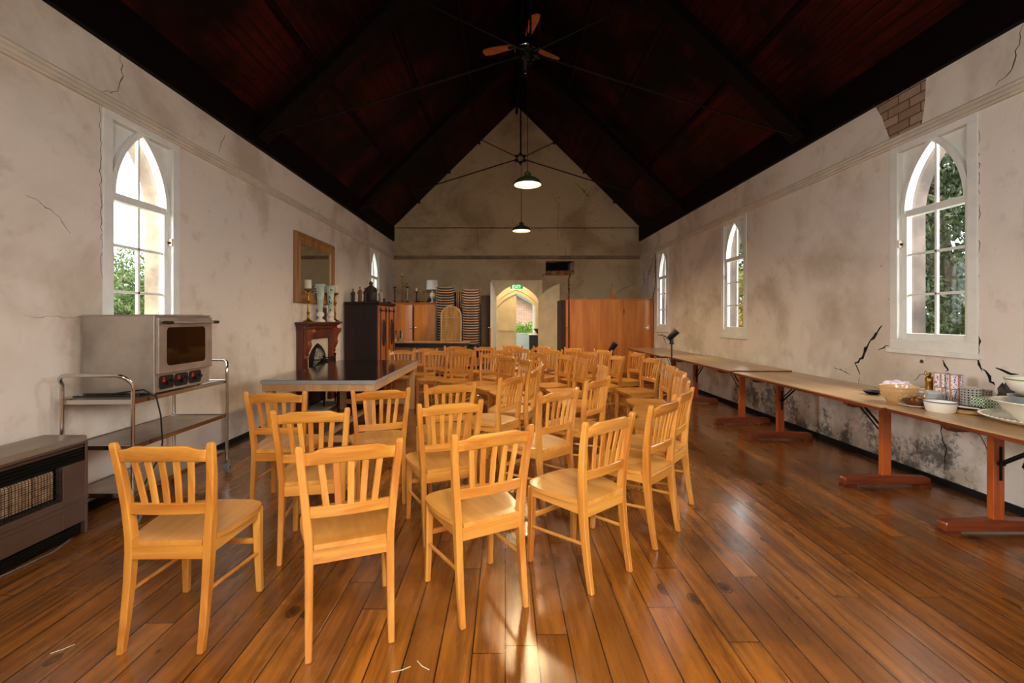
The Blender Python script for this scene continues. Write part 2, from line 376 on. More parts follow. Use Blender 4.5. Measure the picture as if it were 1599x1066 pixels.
# picture rails and skirting
def rail(n, f, u0, u1, z, m):
    bm = B(); prism(bm, [(0, z-.05), (-.022, z-.05), (-.03, z-.035), (-.022, z-.02), (-.03, z), (-.022, z+.02), (-.03, z+.035), (-.018, z+.05), (0, z+.05)], lambda a, b, d: f(d, b, a), u0, u1)
    obj(n, bm, m, kind='structure')
rail('trim_1', fL, YF, YB, 3.06, M_rail); rail('trim_2', fR, YF, YB, 3.06, M_rail)
rail('trim_3', fB, XL+.03, XR-.03, 3.055, M_railb); rail('trim_4', fF, XL+.03, DX0-.4, 3.06, M_rail)
for n, f, a, b in (('baseboard_left', fL, YF, YB), ('baseboard_right', fR, YF, YB)):
    bm = B(); prism(bm, [(0, 0), (-.018, 0), (-.014, .05), (0, .055)], lambda p, q, d: f(d, q, p), a, b); obj(n, bm, M_soil, kind='structure')
for a, b in ((XL+.02, DX0), (DX1, XR-.02)):
    bm = B(); prism(bm, [(0, 0), (-.018, 0), (-.014, .1), (0, .11)], lambda p, q, d: fB(d, q, p), a, b); obj('baseboard_back', bm, M_soil, kind='structure')

def window(n, f, yc):
    base = f(yc, WZ0, .05)
    r = thing('window_%d' % n, base, kind='structure')
    U0, U1 = yc-WH, yc+WH
    bm = B()                                        # outer timber frame, a little proud of the plaster
    cells(bm, f, U0-.01, U1+.01, WZ0-.01, WZ1+.0, [(U0+.075, U1-.075, WZ0+.10, WZ1-.06)], -.012, .10)
    obj('frame', bm, M_white, r, .003)
    bm = B(); prism(bm, [(U0-.03, WZ0-.03), (U1+.03, WZ0-.03), (U1+.03, WZ0+.012), (U0-.03, WZ0+.012)], f, -.03, .05); obj('sill', bm, M_white, r, .004)
    a, b = U0+.075, U1-.075; wd = .275
    bm = B(); arch_fill(bm, f, a, b, yc, wd, 2.365, .585, WZ1-.06, .045, .085); obj('spandrel_panel', bm, M_white, r)
    bm = B(); arch_band(bm, f, yc, wd-.005, 2.365, .575, .045, .012, .06); obj('arch_moulding', bm, M_white, r)
    bm = B(); cells(bm, f, a-.002, b+.002, WZ0+.10, 2.35, [(yc-wd+.01, yc+wd-.01, 1.265, 2.35)], .03, .075)
    cells(bm, f, a, b, 2.335, 2.395, [], .02, .085)
    obj('sash', bm, M_white, r, .002)
    bm = B()
    cells(bm, f, yc-.011, yc+.011, 1.26, 2.93, [], .045, .07)
    for z in (1.615, 1.985): cells(bm, f, yc-wd, yc+wd, z-.011, z+.011, [], .045, .07)
    obj('glazing_bars', bm, M_white, r, .002)
    bm = B(); vs = [bm.verts.new(f(yc+x, 2.36+z, .062)) for x, z in gothic(wd, .58)]+[bm.verts.new(f(yc+wd, 1.26, .062)), bm.verts.new(f(yc-wd, 1.26, .062))]
    bm.faces.new(vs); obj('glass_pane', bm, M_glass, r)
    bm = B(); s = U1-.09
    cells(bm, f, s, s+.045, 2.08, 2.10, [], .0, .03); cells(bm, f, s+.0, s+.012, 2.06, 2.13, [], -.01, .03); obj('latch', bm, M_rail, r)
k = 1
for y in WIN_L: window(k, fL, y); k += 1
for y in WIN_R: window(k, fR, y); k += 1
r = thing('window_%d' % k, (.31, YF-.1, 1.2), kind='structure')    # added pointed window, unseen behind the camera, lets in the rear light
bm = B(); cells(bm, fF, -.6, 1.22, 1.2, 3.6, [(-.5, 1.12, 1.3, 2.6), (-.5, 1.12, 2.6, 3.6)], 0, .1); arch_fill(bm, fF, -.5, 1.12, .31, .81, 2.6, .9, 3.6, 0, .1)
for x in (-.1, .31, .72): cells(bm, fF, x-.02, x+.02, 1.3, 3.2, [], .04, .08)
obj('frame', bm, M_white, r)
bm = B(); bm.faces.new([bm.verts.new(fF(u, v, .06)) for u, v in ((-.5, 1.3), (1.12, 1.3), (1.12, 3.55), (-.5, 3.55))]); obj('glass_pane', bm, M_glass, r)

# cracks and patches in the plaster (each a raised-edge scar of its own shape)
def crack(f, pts, wmax, wall, mat=None, jit=.012, seed=1, name='plaster_crack'):
    rd = random.Random(seed); P = []
    for (a, b), (c, d) in zip(pts, pts[1:]):
        n = max(2, int(math.hypot(c-a, d-b)/.035))
        for i in range(n):
            t = i/n; P.append((a+(c-a)*t+rd.uniform(-jit, jit), b+(d-b)*t+rd.uniform(-jit, jit)))
    P.append(pts[-1]); L, R = [], []
    for i, (a, b) in enumerate(P):
        c, d = P[min(i+1, len(P)-1)]; e, g = P[max(i-1, 0)]; dx, dy = c-e, d-g; l = math.hypot(dx, dy) or 1
        wv = wmax*(.25+.75*math.sin(PI*i/(len(P)-1)))*rd.uniform(.25, 1)
        L.append((a-dy/l*wv, b+dx/l*wv)); R.append((a+dy/l*wv*.6, b-dx/l*wv*.6))
    bm = B()
    for i in range(len(P)-1):
        prism(bm, [L[i], R[i], R[i+1], L[i+1]], f, -.0015, .004)
    return obj(name, bm, mat or M_soil, wall)
def blob(f, uc, zc, ru, rz, wall, mat, seed, name):
    rd = random.Random(seed); n = 22
    poly = [(uc+ru*math.cos(2*PI*i/n)*rd.uniform(.55, 1.05), zc+rz*math.sin(2*PI*i/n)*rd.uniform(.55, 1.05)) for i in range(n)]
    bm = B(); prism(bm, poly, f, -.0022, .004); return obj(name, bm, mat, wall)
M_render = plain('grey_patch_render', (96, 92, 88), .95, 0, .3, 14, .6, (38, 36, 34))
M_gout = plain('bare_mortar', (150, 126, 98), .95, 0, .25, 14, .5)
for i, (pts, wm) in enumerate((
    ([(4.45, 1.33), (4.62, 1.12), (4.68, 1.0), (4.78, .93), (4.72, .82)], .028),
    ([(4.50, 1.10), (4.36, 1.14)], .014), ([(3.54, 1.08), (3.51, .99)], .014), ([(3.54, 1.3), (3.54, 1.1)], .02),
    ([(3.83, 1.06), (3.78, .98), (3.8, .96)], .025), ([(3.42, 1.02), (3.26, 1.0)], .02), ([(3.52, 1.02), (3.44, .93), (3.42, .90)], .02),
    ([(4.1, .84), (4.0, .92), (3.9, .93), (3.85, .86)], .006), ([(4.72, .80), (4.76, .60)], .006), ([(5.1, .86), (4.85, .80)], .008),
    ([(3.42, 3.14), (3.30, 3.22), (3.26, 3.4), (3.22, 3.5)], .006), ([(3.05, 3.1), (3.02, 3.3), (3.03, 3.5)], .008),
    ([(4.34, 3.02), (4.33, 2.95)], .03), ([(3.54, 2.95), (3.535, 2.2), (3.54, 1.7)], .004),
    ([(11.13, 2.98), (11.16, 2.55), (11.13, 2.2)], .05), ([(11.14, 2.2), (11.4, 1.85), (11.52, 1.6)], .05), ([(11.3, 2.9), (11.7, 2.5), (11.8, 2.2)], .035), ([(12.1, 2.7), (12.0, 2.3)], .05),
    ([(11.0, 1.0), (10.6, 1.02), (10.3, .93), (10.1, .84)], .022), ([(10.7, 1.05), (10.5, .9), (10.4, .82)], .018),
    ([(3.60, .62), (3.45, .35), (3.4, .1)], .006), ([(3.2, .62), (3.22, .35), (3.18, .12)], .012), ([(3.9, .7), (3.8, .3), (3.82, .1)], .008),
    ([(2.72, .5), (2.8, .2)], .01))):
    crack(fR, pts, wm, wall_right, seed=i+3)
blob(fR, 3.33, .84, .10, .12, wall_right, M_render, 3, 'render_patch'); blob(fR, 3.18, .80, .13, .10, wall_right, M_render, 4, 'render_patch'); blob(fR, 3.72, .89, .045, .05, wall_right, M_render, 6, 'render_patch')
blob(fR, 4.02, 1.02, .025, .02, wall_right, M_render, 8, 'render_patch')
for i, (pts, wm) in enumerate((([(3.62, 3.5), (3.64, 3.3), (3.58, 3.2), (3.46, 3.12)], .009), ([(5.0, 3.42), (4.9, 3.3), (4.86, 3.18)], .005), ([(2.9, 2.2), (3.1, 2.12), (3.2, 2.0)], .003),
    ([(3.44, 3.0), (3.44, 2.4), (3.455, 1.7)], .003), ([(4.25, 3.0), (4.26, 2.5), (4.25, 1.5)], .003), ([(2.9, 1.42), (3.3, 1.40)], .002), ([(7.0, 2.98), (7.3, 3.2)], .006))):
    crack(fL, pts, wm, wall_left, M_gout if i in (0, 6) else None, seed=i+40)
for i, (pts, wm) in enumerate((([(1.78, 2.66), (1.72, 2.45), (1.74, 2.1), (1.70, 1.9)], .035), ([(1.06, 2.62), (1.03, 2.5)], .03), ([(1.66, 3.4), (1.62, 3.12), (1.66, 2.95)], .008),
    ([(3.6, 2.4), (3.1, 2.15), (2.9, 1.95)], .01), ([(-.8, 4.2), (-.76, 3.7), (-.72, 3.15)], .006), ([(1.2, 4.9), (1.45, 4.5), (1.42, 3.6), (1.5, 3.15)], .007),
    ([(-1.4, 3.6), (-.9, 3.66)], .004), ([(1.5, 3.7), (1.9, 3.72)], .006), ([(2.3, 5.0), (1.9, 4.6)], .007), ([(1.9, 5.1), (2.3, 4.7)], .012))):
    crack(fB, pts, wm, wall_back, seed=i+70)
for s_ in range(34):
    rd = random.Random(s_+900); blob(fB, rd.uniform(-2.6, 3.3) if s_ % 2 else rd.uniform(1.4, 2.6), rd.uniform(3.2, 4.8), rd.uniform(.006, .018), rd.uniform(.006, .018), wall_back, M_soil, s_, 'plaster_pit')
# brick showing above the near right window
bm = B(); poly = [(4.52, 3.5), (3.98, 3.5), (3.99, 3.3), (4.02, 3.12), (4.35, 3.115), (4.40, 3.24), (4.44, 3.36)]
prism(bm, poly, fR, -.004, .02); obj('exposed_brick_patch', bm, M_brickp, wall_right)
# ragged recess high on the far wall
M_foil = plain('torn_black_lining', (8, 7, 6), .95, 0, .3, 8, .3); M_rust = plain('rusty_lip', (176, 110, 48), .6, 0, .3, 9, .3, (50, 28, 14))
r = thing('broken_vent_box', (1.48, YB-.1, 2.66), 'broken black vent box with a rusty lip jutting from the far wall beside the door', 'vent')
bm = B(); box(bm, 1.11, 1.85, YB+.12, YB+.15, 2.67, 2.91); box(bm, 1.10, 1.14, YB-.12, YB+.15, 2.67, 2.91); hexa(bm, [(1.11, YB-.02, 2.93), (1.11, YB-.02, 2.95), (1.11, YB+.14, 2.9), (1.11, YB+.14, 2.92), (1.85, YB-.1, 2.92), (1.85, YB-.1, 2.94), (1.85, YB+.14, 2.9), (1.85, YB+.14, 2.92)])
obj('lining', bm, M_foil, r)
bm = B(); hexa(bm, [(1.06, YB-.14, 2.56), (1.10, YB-.16, 2.67), (1.14, YB+.1, 2.70), (1.14, YB+.1, 2.73), (1.80, YB-.14, 2.57), (1.76, YB-.16, 2.69), (1.78, YB+.1, 2.70), (1.78, YB+.1, 2.73)]); obj('lip', bm, M_rust, r)
bm = B(); hexa(bm, [(1.74, YB-.15, 2.66), (1.74, YB-.15, 2.88), (1.72, YB+.1, 2.68), (1.72, YB+.1, 2.9), (1.86, YB-.1, 2.72), (1.88, YB-.1, 2.95), (1.84, YB+.1, 2.68), (1.84, YB+.1, 2.9)]); obj('flap', bm, M_steel, r)
bm = B(); tube(bm, [(1.84, YB-.06, 2.7), (1.86, YB-.08, 2.62), (1.74, YB-.05, 2.58), (1.72, YB-.03, 2.42), (1.72, YB-.03, 1.92)], .012); obj('conduit', bm, M_rust, r)

# ------------------------------------------------------------------ doorway, porch, outdoors
r = thing('door_1', (.31, YB, 0), kind='structure'); DC = .31
bm = B(); cells(bm, fB, DX0, DX1, 0, DZ, [(DC-.59, DC+.59, 0, DZ-.03)], -.03, .12); obj('door_frame', bm, M_creamd, r, .004)
bm = B(); arch_fill(bm, fB, DX0+.04, DX1-.04, DC, .585, 1.93, .42, DZ-.02, .0, .07); obj('spandrel_panel', bm, M_creamd, r)
bm = B(); arch_band(bm, fB, DC, .575, 1.93, .42, .035, -.025, .0); obj('arch_moulding', bm, M_creamd, r)
def leaf(parent, hx, y, side, ang, wd, zs, h, mat, th=.04, hinge=None):
    """half of a pointed double door, hinged at hx, opening by ang from closed; side=+1 leaf extends to +x when closed"""
    R_ = Matrix.Rotation(ang, 3, 'Z')
    pts = [(0, 0)]; g = gothic(wd, h)[:11]           # left half of the arch: spring at -wd, apex at 0
    top = [(x+wd, z+zs) for x, z in g]
    poly = [(0, .01)]+top+[(wd, .01)]
    def F(u, v, d):
        p = R_ @ Vector((u*side, d, 0)); return (hx+p.x, y+p.y, v)
    bm = B(); prism(bm, poly, F, 0, th); lf = obj('door_leaf', bm, mat, parent)
    bm = B(); inner = [(.06, .15)]+[(.06+(x)*(wd-.1)/wd, z-.07) for x, z in top]+[(wd-.04, .15)]
    n = len(inner)
    for i in range(n):                               # raised moulding following the outline
        a, b = inner[i], inner[(i+1) % n]
        cx, cz = wd/2, 1.0
        sh = lambda q: (q[0]+(cx-q[0])*.06, q[1]+(cz-q[1])*.02)
        prism(bm, [a, b, sh(b), sh(a)], F, -.008, th+.008)
    for x in (.32, .45, .58, .71, .84): prism(bm, [(wd*x-.002, .15), (wd*x+.002, .15), (wd*x+.002, zs+h*x*.7), (wd*x-.002, zs+h*x*.7)], F, -.003, th+.003)
    obj('leaf_moulding', bm, M_railb if False else mat, lf)
    return lf
leaf(r, DC+.585, YB-.01, -1, math.radians(172), .58, 1.92, .42, M_creamd)          # folded back flat against the wall
leaf(r, DC-.585, YB-.03, 1, math.radians(-101), .58, 1.92, .42, M_white)  # white instead of cream, the outdoor light on this leaf put into its colour
# porch
M_conc = plain('pale_concrete', (190, 188, 182), .9, 0, .1, 3, .2)
PY0, PY1 = YB+.35, YB+1.65
bm = B(); box(bm, -.75, -.66, PY0, PY1, -.05, 3); box(bm, 1.28, 1.37, PY0, PY1, -.05, 3); obj('wall_porch', bm, M_creamd, kind='structure')
bm = B(); box(bm, -.75, 1.37, PY0, PY1+.2, 3, 3.08); obj('ceiling_porch', bm, M_creamd, kind='structure')
bm = B(); box(bm, -.75, 1.37, YB, PY1+.2, -.06, 0); obj('floor_porch', bm, M_conc, kind='structure')
fP = lambda u, v, d: (u, PY1+d, v)
bm = B(); cells(bm, fP, -.75, 1.37, 0, 3.0, [(DC-.56, DC+.62, 0, 3.0)], 0, .2); arch_fill(bm, fP, DC-.56, DC+.62, DC+.03, .585, 1.76, .42, 3.0, 0, .2)
obj('wall_porch_end', bm, M_creamd, kind='structure')
r = thing('door_2', (DC, PY1, 0), kind='structure')
bm = B(); arch_band(bm, fP, DC+.03, .56, 1.76, .40, .06, -.02, .02); arch_band(bm, fP, DC+.03, .70, 1.76, .52, .02, -.02, .01); obj('arch_moulding', bm, M_creamd, r)
lf = leaf(r, DC-.555, PY1+.02, 1, 0, .585, 1.75, .40, M_creamd)
bm = B(); box(bm, DC-.47, DC-.06, PY1-.008, PY1+.03, 1.02, 1.12); obj('cross_board', bm, M_creamd, lf)
leaf(r, DC+.60, PY1+.2, -1, math.radians(-88), .56, 1.75, .40, M_white)
# exit sign hanging in the porch, just behind the arch
M_green = emis('exit_green', (0, 150, 50), .8); M_signw = emis('exit_white', (235, 255, 240), .9)
r = thing('exit_sign', (.31, YB+.22, 2.20), 'lit green EXIT sign with white lettering under the point of the door arch', 'sign')
bm = B(); box(bm, .14, .49, YB+.20, YB+.25, 2.215, 2.42); obj('housing', bm, M_green, r, .004)
tx = bpy.data.curves.new('exit_text', 'FONT'); tx.body = 'EXIT'; tx.size = .13; tx.extrude = .002; tx.align_x = 'CENTER'; tx.offset = .003
to = bpy.data.objects.new('t', tx); me = bpy.data.meshes.new_from_object(to); bpy.data.objects.remove(to)
bm = B(); bm.from_mesh(me); bm.transform(Matrix.Translation((.315, YB+.198, 2.232)) @ Matrix.Rotation(PI/2, 4, 'X') @ Matrix.Scale(.95, 4, (1, 0, 0))); obj('lettering', bm, M_signw, r)
bm = B(); box(bm, .14, .49, YB+.195, YB+.255, 2.20, 2.215); obj('lower_edge', bm, M_signw, r)
area('added_porch_light', (.31, YB+1.0, 2.9), (.31, YB+1.0, 0), .9, .5, 26, (1, .82, .52))  # added lamp that brightens the porch
bm = B(); box(bm, -.15, .77, YB+.75, YB+1.25, 2.93, 3.0); tag(obj('added_fitting', bm, M_white), 'added flat white light fitting, unseen on the porch ceiling', 'added ceiling light')  # housing made up for the added porch lamp
# draped stand with dark bowl in the porch
r = thing('porch_table', (.95, YB+.85, 0), 'small black cloth covered table standing in the porch doorway', 'table')
bm = B(); box(bm, .70, 1.2, YB+.6, YB+1.1, 0, .92); obj('black_cloth', bm, M_black, r, .01)
bm = B(); box(bm, .685, 1.215, YB+.585, YB+1.115, .92, .94); obj('table_top', bm, M_white, r)
bm = B(); lathe(bm, [(.05, 0), (.06, .02), (.13, .11), (.17, .16), (.16, .165), (.11, .10), (.03, .03)], (.98, YB+.78, .94), 20); tag(obj('bowl', bm, M_iron, None, 0, True), 'dark footed bowl on the black porch table', 'bowl')
# outdoors
M_grass = plain('lawn', (112, 136, 62), .95, 0, .2, 2, .3, (84, 104, 44)); M_path = M_conc
bm = B(); box(bm, -60, 60, -40, 80, -.5, -.32); obj('ground', bm, M_grass, kind='structure')
r = thing('brick_house', (0, 20, -.32), 'pink brick house gable with a grey roof edge seen through the open door', 'house')
bm = B(); prism(bm, [(-3.2, -.32), (4.2, -.32), (4.2, .2), (.45, 2.45), (-3.2, .2)], lambda u, v, d: (u, 20+d, v), 0, 4); obj('wall', bm, M_brickh, r)
M_slate = plain('grey_roof_edge', (140, 144, 150), .6, 0, .1, 3)
bm = B(); prism(bm, [(.45, 2.42), (.45, 2.72), (4.6, .25), (4.6, -.05)], lambda u, v, d: (u, 19.8+d, v), 0, 4.4); prism(bm, [(.45, 2.42), (.45, 2.72), (-3.6, .25), (-3.6, -.05)], lambda u, v, d: (u, 19.8+d, v), 0, 4.4); obj('roof', bm, M_slate, r)
bm = B(); box(bm, -3, 5, 16, 16.2, -.32, .88); tag(obj('garden_wall', bm, M_conc), 'low pale rendered garden wall beyond the doorway', 'wall')
M_post = plain('green_post_paint', (96, 140, 60), .5, 0, .1)
bm = B(); box(bm, .93, 1.03, 15.2, 15.3, -.32, 1.9); tag(obj('veranda_post', bm, M_post, None, .005), 'green painted post outside the doorway', 'post')
def leafmat(name, a, b, c):
    t = NT(name); v = t.coord(); n = t.noise(v, 2.2, 3); n2 = t.noise(v, 14, 2)
    col = t.mix(t.ramp(n2, .35, .65), lin(a), lin(b)); col = t.mix(t.ramp(n, .5, .65), col, lin(c))
    t.set(t.b.inputs['Base Color'], col); return t.done(Roughness=.7)
M_leaf1 = leafmat('dark_leaves', (80, 92, 54), (42, 54, 30), (116, 122, 76))
M_leaf2 = leafmat('light_leaves', (130, 150, 92), (86, 110, 58), (168, 176, 110))
M_leaf3 = leafmat('autumn_leaves', (170, 160, 60), (112, 130, 50), (190, 110, 50))
M_hedge = leafmat('hedge_leaves', (150, 180, 70), (90, 130, 40), (180, 200, 90))
M_bark = plain('grey_bark', (110, 92, 74), .95, 0, .3, 8, .5)
def leaves(bm, blobs, n, size, rd):
    tot = sum(b[3]*b[4] for b in blobs)
    for bx, by, bz, rx, rz in blobs:
        for _ in range(int(n*rx*rz/tot)):
            d = Vector((rd.gauss(0, 1), rd.gauss(0, 1), rd.gauss(0, 1))).normalized()*(rd.random()**.4)
            p = Vector((bx+d.x*rx, by+d.y*rx, bz+d.z*rz)); s = size*rd.uniform(.6, 1.4)
            e = Euler((rd.uniform(0, 6.3), rd.uniform(0, 6.3), rd.uniform(0, 6.3))).to_matrix()
            vs = [bm.verts.new(p+e @ Vector(q)*s) for q in ((-1, 0, 0), (0, -.42, .1), (1, 0, 0), (0, .42, .1))]; bm.faces.new(vs)
def tree(x, y, h, rad, mat, label, seed, n=9000, size=.10, low=.2, group=None):
    rd = random.Random(seed); r = thing('tree', (x, y, -.32), label, 'tree', group)
    bm = B(); tube(bm, [(x, y, -.35), (x+.1, y, h*.3), (x-.1, y+.1, h*.6), (x, y, h*.9)], [.2, .16, .1, .03], 8)
    for i in range(10):
        a = rd.uniform(0, 6.3); z = h*rd.uniform(.2, .7); l = rad*rd.uniform(.5, .9)
        tube(bm, [(x, y, z), (x+math.cos(a)*l*.5, y+math.sin(a)*l*.5, z+.3), (x+math.cos(a)*l, y+math.sin(a)*l, z+.7*rd.random())], [.06, .04, .015], 6)
    obj('trunk', bm, M_bark, r)
    bl = []
    for i in range(26):
        a = rd.uniform(0, 6.3); q = rad*rd.random()**.5*.8; z = rd.uniform(low, 1)*h*.9
        bl.append((x+math.cos(a)*q, y+math.sin(a)*q, z, rad*rd.uniform(.25, .42), rad*rd.uniform(.2, .34)))
    bm = B(); leaves(bm, bl, n, size, rd); obj('foliage', bm, mat, r)
tree(8.6, 9.0, 7.5, 3.2, M_leaf1, 'dense dark green tree filling the view through the nearest right window', 11, 36000, .06, .06)
tree(14.5, 15.4, 7.5, 3.0, M_leaf1, 'dark green tree standing behind the dense tree outside the right windows', 15, 12000, .11, .06)
tree(8.5, 18.5, 3.4, 1.9, M_leaf3, 'yellow and orange autumn tree seen through the middle right window', 12, 7000, .09, .05)
tree(12.0, 26.5, 8.0, 3.6, M_leaf1, 'tall distant tree at the top of the middle right window', 13, 9000, .13, .1)
tree(-9.6, 12.6, 3.3, 2.0, M_leaf2, 'pale green bushy tree low in the near left window', 14, 20000, .05, .06)
tree(-13.4, 15.6, 3.2, 2.0, M_leaf2, 'smaller bush at the left of the bushy tree outside the near left window', 16, 9000, .07, .06)
rd = random.Random(5); bm = B(); leaves(bm, [(x*.5-1.5, 16.8, .85, .42, .45) for x in range(10)], 9000, .05, rd)
box(bm, -1.9, 3.4, 16.5, 17.1, -.32, .95); tag(obj('hedge', bm, M_hedge), 'bright green clipped hedge behind the garden wall', 'hedge', kind='stuff')
rd = random.Random(6); bm = B(); leaves(bm, [(19.5, 14+k*1.1, .5, .8, .8) for k in range(12)], 7000, .11, rd); box(bm, 19.2, 19.8, 13.5, 26.5, -.32, .8); tag(obj('boundary_hedge', bm, M_hedge), 'yellow green boundary hedge beyond the trees outside the right windows', 'hedge', kind='stuff')

# ------------------------------------------------------------------ roof trusses, lamps, fan
def roofz(x): return ZE+(ZA-ZE)*((x-XL)/(XC-XL) if x < XC else (XR-x)/(XR-XC))
def truss(y, label):
    r = thing('roof_truss', (XC, y, ZW), label, 'roof truss', 'roof trusses')
    for s, xw in ((-1, XL), (1, XR)):
        bm = B(); a = (xw-s*.02, y, ZW+.02); 
        beam(bm, (xw-s*.04, y, ZE-.25), (XC+s*.02, y, ZA-.30), .11, .26, (0, 1, 0)); obj('rafter', bm, M_beam, r)
        bm = B(); beam(bm, (xw-s*.03, y, ZW+.12), (XC+s*.08, y, 4.64), .014, .02); obj('tie_rod', bm, M_iron, r)
        bm = B(); tube(bm, [(XC+s*.07, y, 4.69), (XC+s*1.55, y, 5.40)], .009, 6); obj('strut_rod', bm, M_iron, r)
    bm = B(); tube(bm, [(XC, y, 4.74), (XC, y, ZA-.2)], .014, 6); obj('king_rod', bm, M_iron, r)
    bm = B(); tube(bm, [(XC+.085*math.cos(a), y, 4.66+.085*math.sin(a)) for a in [2*PI*i/14 for i in range(14)]], .016, 6, closed=True)
    for i in range(6):
        a = PI/2+i*PI/3; tube(bm, [(XC+.05*math.cos(a), y, 4.66+.05*math.sin(a)), (XC+.13*math.cos(a), y, 4.66+.13*math.sin(a))], .022, 6)
    obj('ring', bm, M_iron, r)
truss(1.9, 'dark timber roof truss with iron rods nearest the camera, above the top edge')
truss(5.6, 'dark timber roof truss whose iron rods meet in front of the ceiling fan')
truss(9.28, 'dark timber roof truss with iron ring seen against the far gable wall')
M_shadeg = plain('green_enamel', (58, 70, 34), .35, 0, .1, 5, 0, None, .5); M_enamw = plain('white_enamel', (240, 236, 224), .35, 0, .03)
def pendant(x, y, z, label, watt):
    r = thing('pendant_lamp', (x, y, z), label, 'pendant lamp', 'enamel pendant lamps')
    bm = B(); tube(bm, [(x, y, z+.17), (x, y, ZA-.1)], .005, 6); obj('cord', bm, M_black, r)
    prof = [(.185, 0), (.183, .02), (.165, .05), (.12, .082), (.06, .105), (.045, .115), (.045, .155), (.02, .175)]
    bm = B(); lathe(bm, prof, (x, y, z), 32, False); obj('lamp_shade', bm, M_shadeg, r, 0, True)
    bm = B(); lathe(bm, [(a-.004, b-.003) for a, b in prof[:6]], (x, y, z), 32, False); obj('shade_lining', bm, M_enamw, r, 0, True)
    bm = B(); lathe(bm, [(.172, .030), (.12, .006), (.06, -.004), (.005, -.006)], (x, y, z+.004), 28, False); obj('opal_diffuser', bm, M_bulb, r, 0, True)
    l = bpy.data.lights.new('pendant_light', 'SPOT'); l.energy = watt; l.color = (1, .72, .38); l.spot_size = math.radians(165); l.spot_blend = .6; l.shadow_soft_size = .17
    o = bpy.data.objects.new('pendant_light', l); C.objects.link(o); o.location = (x, y, z-.03)
pendant(.30, 6.1, 3.19, 'lit green enamel pendant lamp, the larger and nearer of the two hanging in view', 150)
pendant(.325, 9.15, 3.16, 'lit dark enamel pendant lamp hanging lower against the far wall', 320)
pendant(.30, -.2, 3.19, 'added lit enamel pendant lamp, unseen above and behind the camera', 220)  # extra pendant added to light the foreground
M_blade = wood('fan_blade_wood', (196, 110, 50), (150, 74, 30), 0, .4, .2)
r = thing('ceiling_fan', (.30, 6.8, 5.1), 'dark ceiling fan with three orange wooden blades near the ridge', 'ceiling fan')
bm = B(); lathe(bm, [(.015, .0), (.05, .03), (.07, .10), (.11, .16), (.15, .24), (.16, .34), (.12, .42), (.05, .46), (.03, .52)], (.30, 6.8, 5.08), 24); obj('motor_housing', bm, M_iron, r, 0, True)
bm = B(); lathe(bm, [(.162, 0), (.168, .01), (.168, .03), (.162, .04)], (.30, 6.8, 5.40), 24); lathe(bm, [(.002, 0), (.02, .01), (.02, .03), (.002, .04)], (.30, 6.8, 5.05), 12); obj('chrome_band', bm, M_chrome, r, 0, True)
bm = B(); tube(bm, [(.30, 6.8, 5.55), (.30, 6.8, ZA-.1)], .014, 8); obj('down_rod', bm, M_iron, r)
for a in (-80, 38, 160):
    R_ = Matrix.Rotation(math.radians(a), 3, 'Z'); T = lambda x, y, z: Vector((.30, 6.8, 5.50))+R_ @ Vector((x, y, z+y*.16))
    bm = B(); poly = [(.20, -.045), (.55, -.075), (.66, -.062), (.685, 0), (.66, .062), (.55, .075), (.20, .045)]
    prism(bm, poly, lambda u, v, d: T(u, v, d), -.004, .004); b = obj('blade', bm, M_blade, r)
    bm = B(); prism(bm, [(.12, -.02), (.26, -.03), (.28, 0), (.26, .03), (.12, .02)], lambda u, v, d: T(u, v, d), -.012, -.005); obj('blade_bracket', bm, M_iron, b)

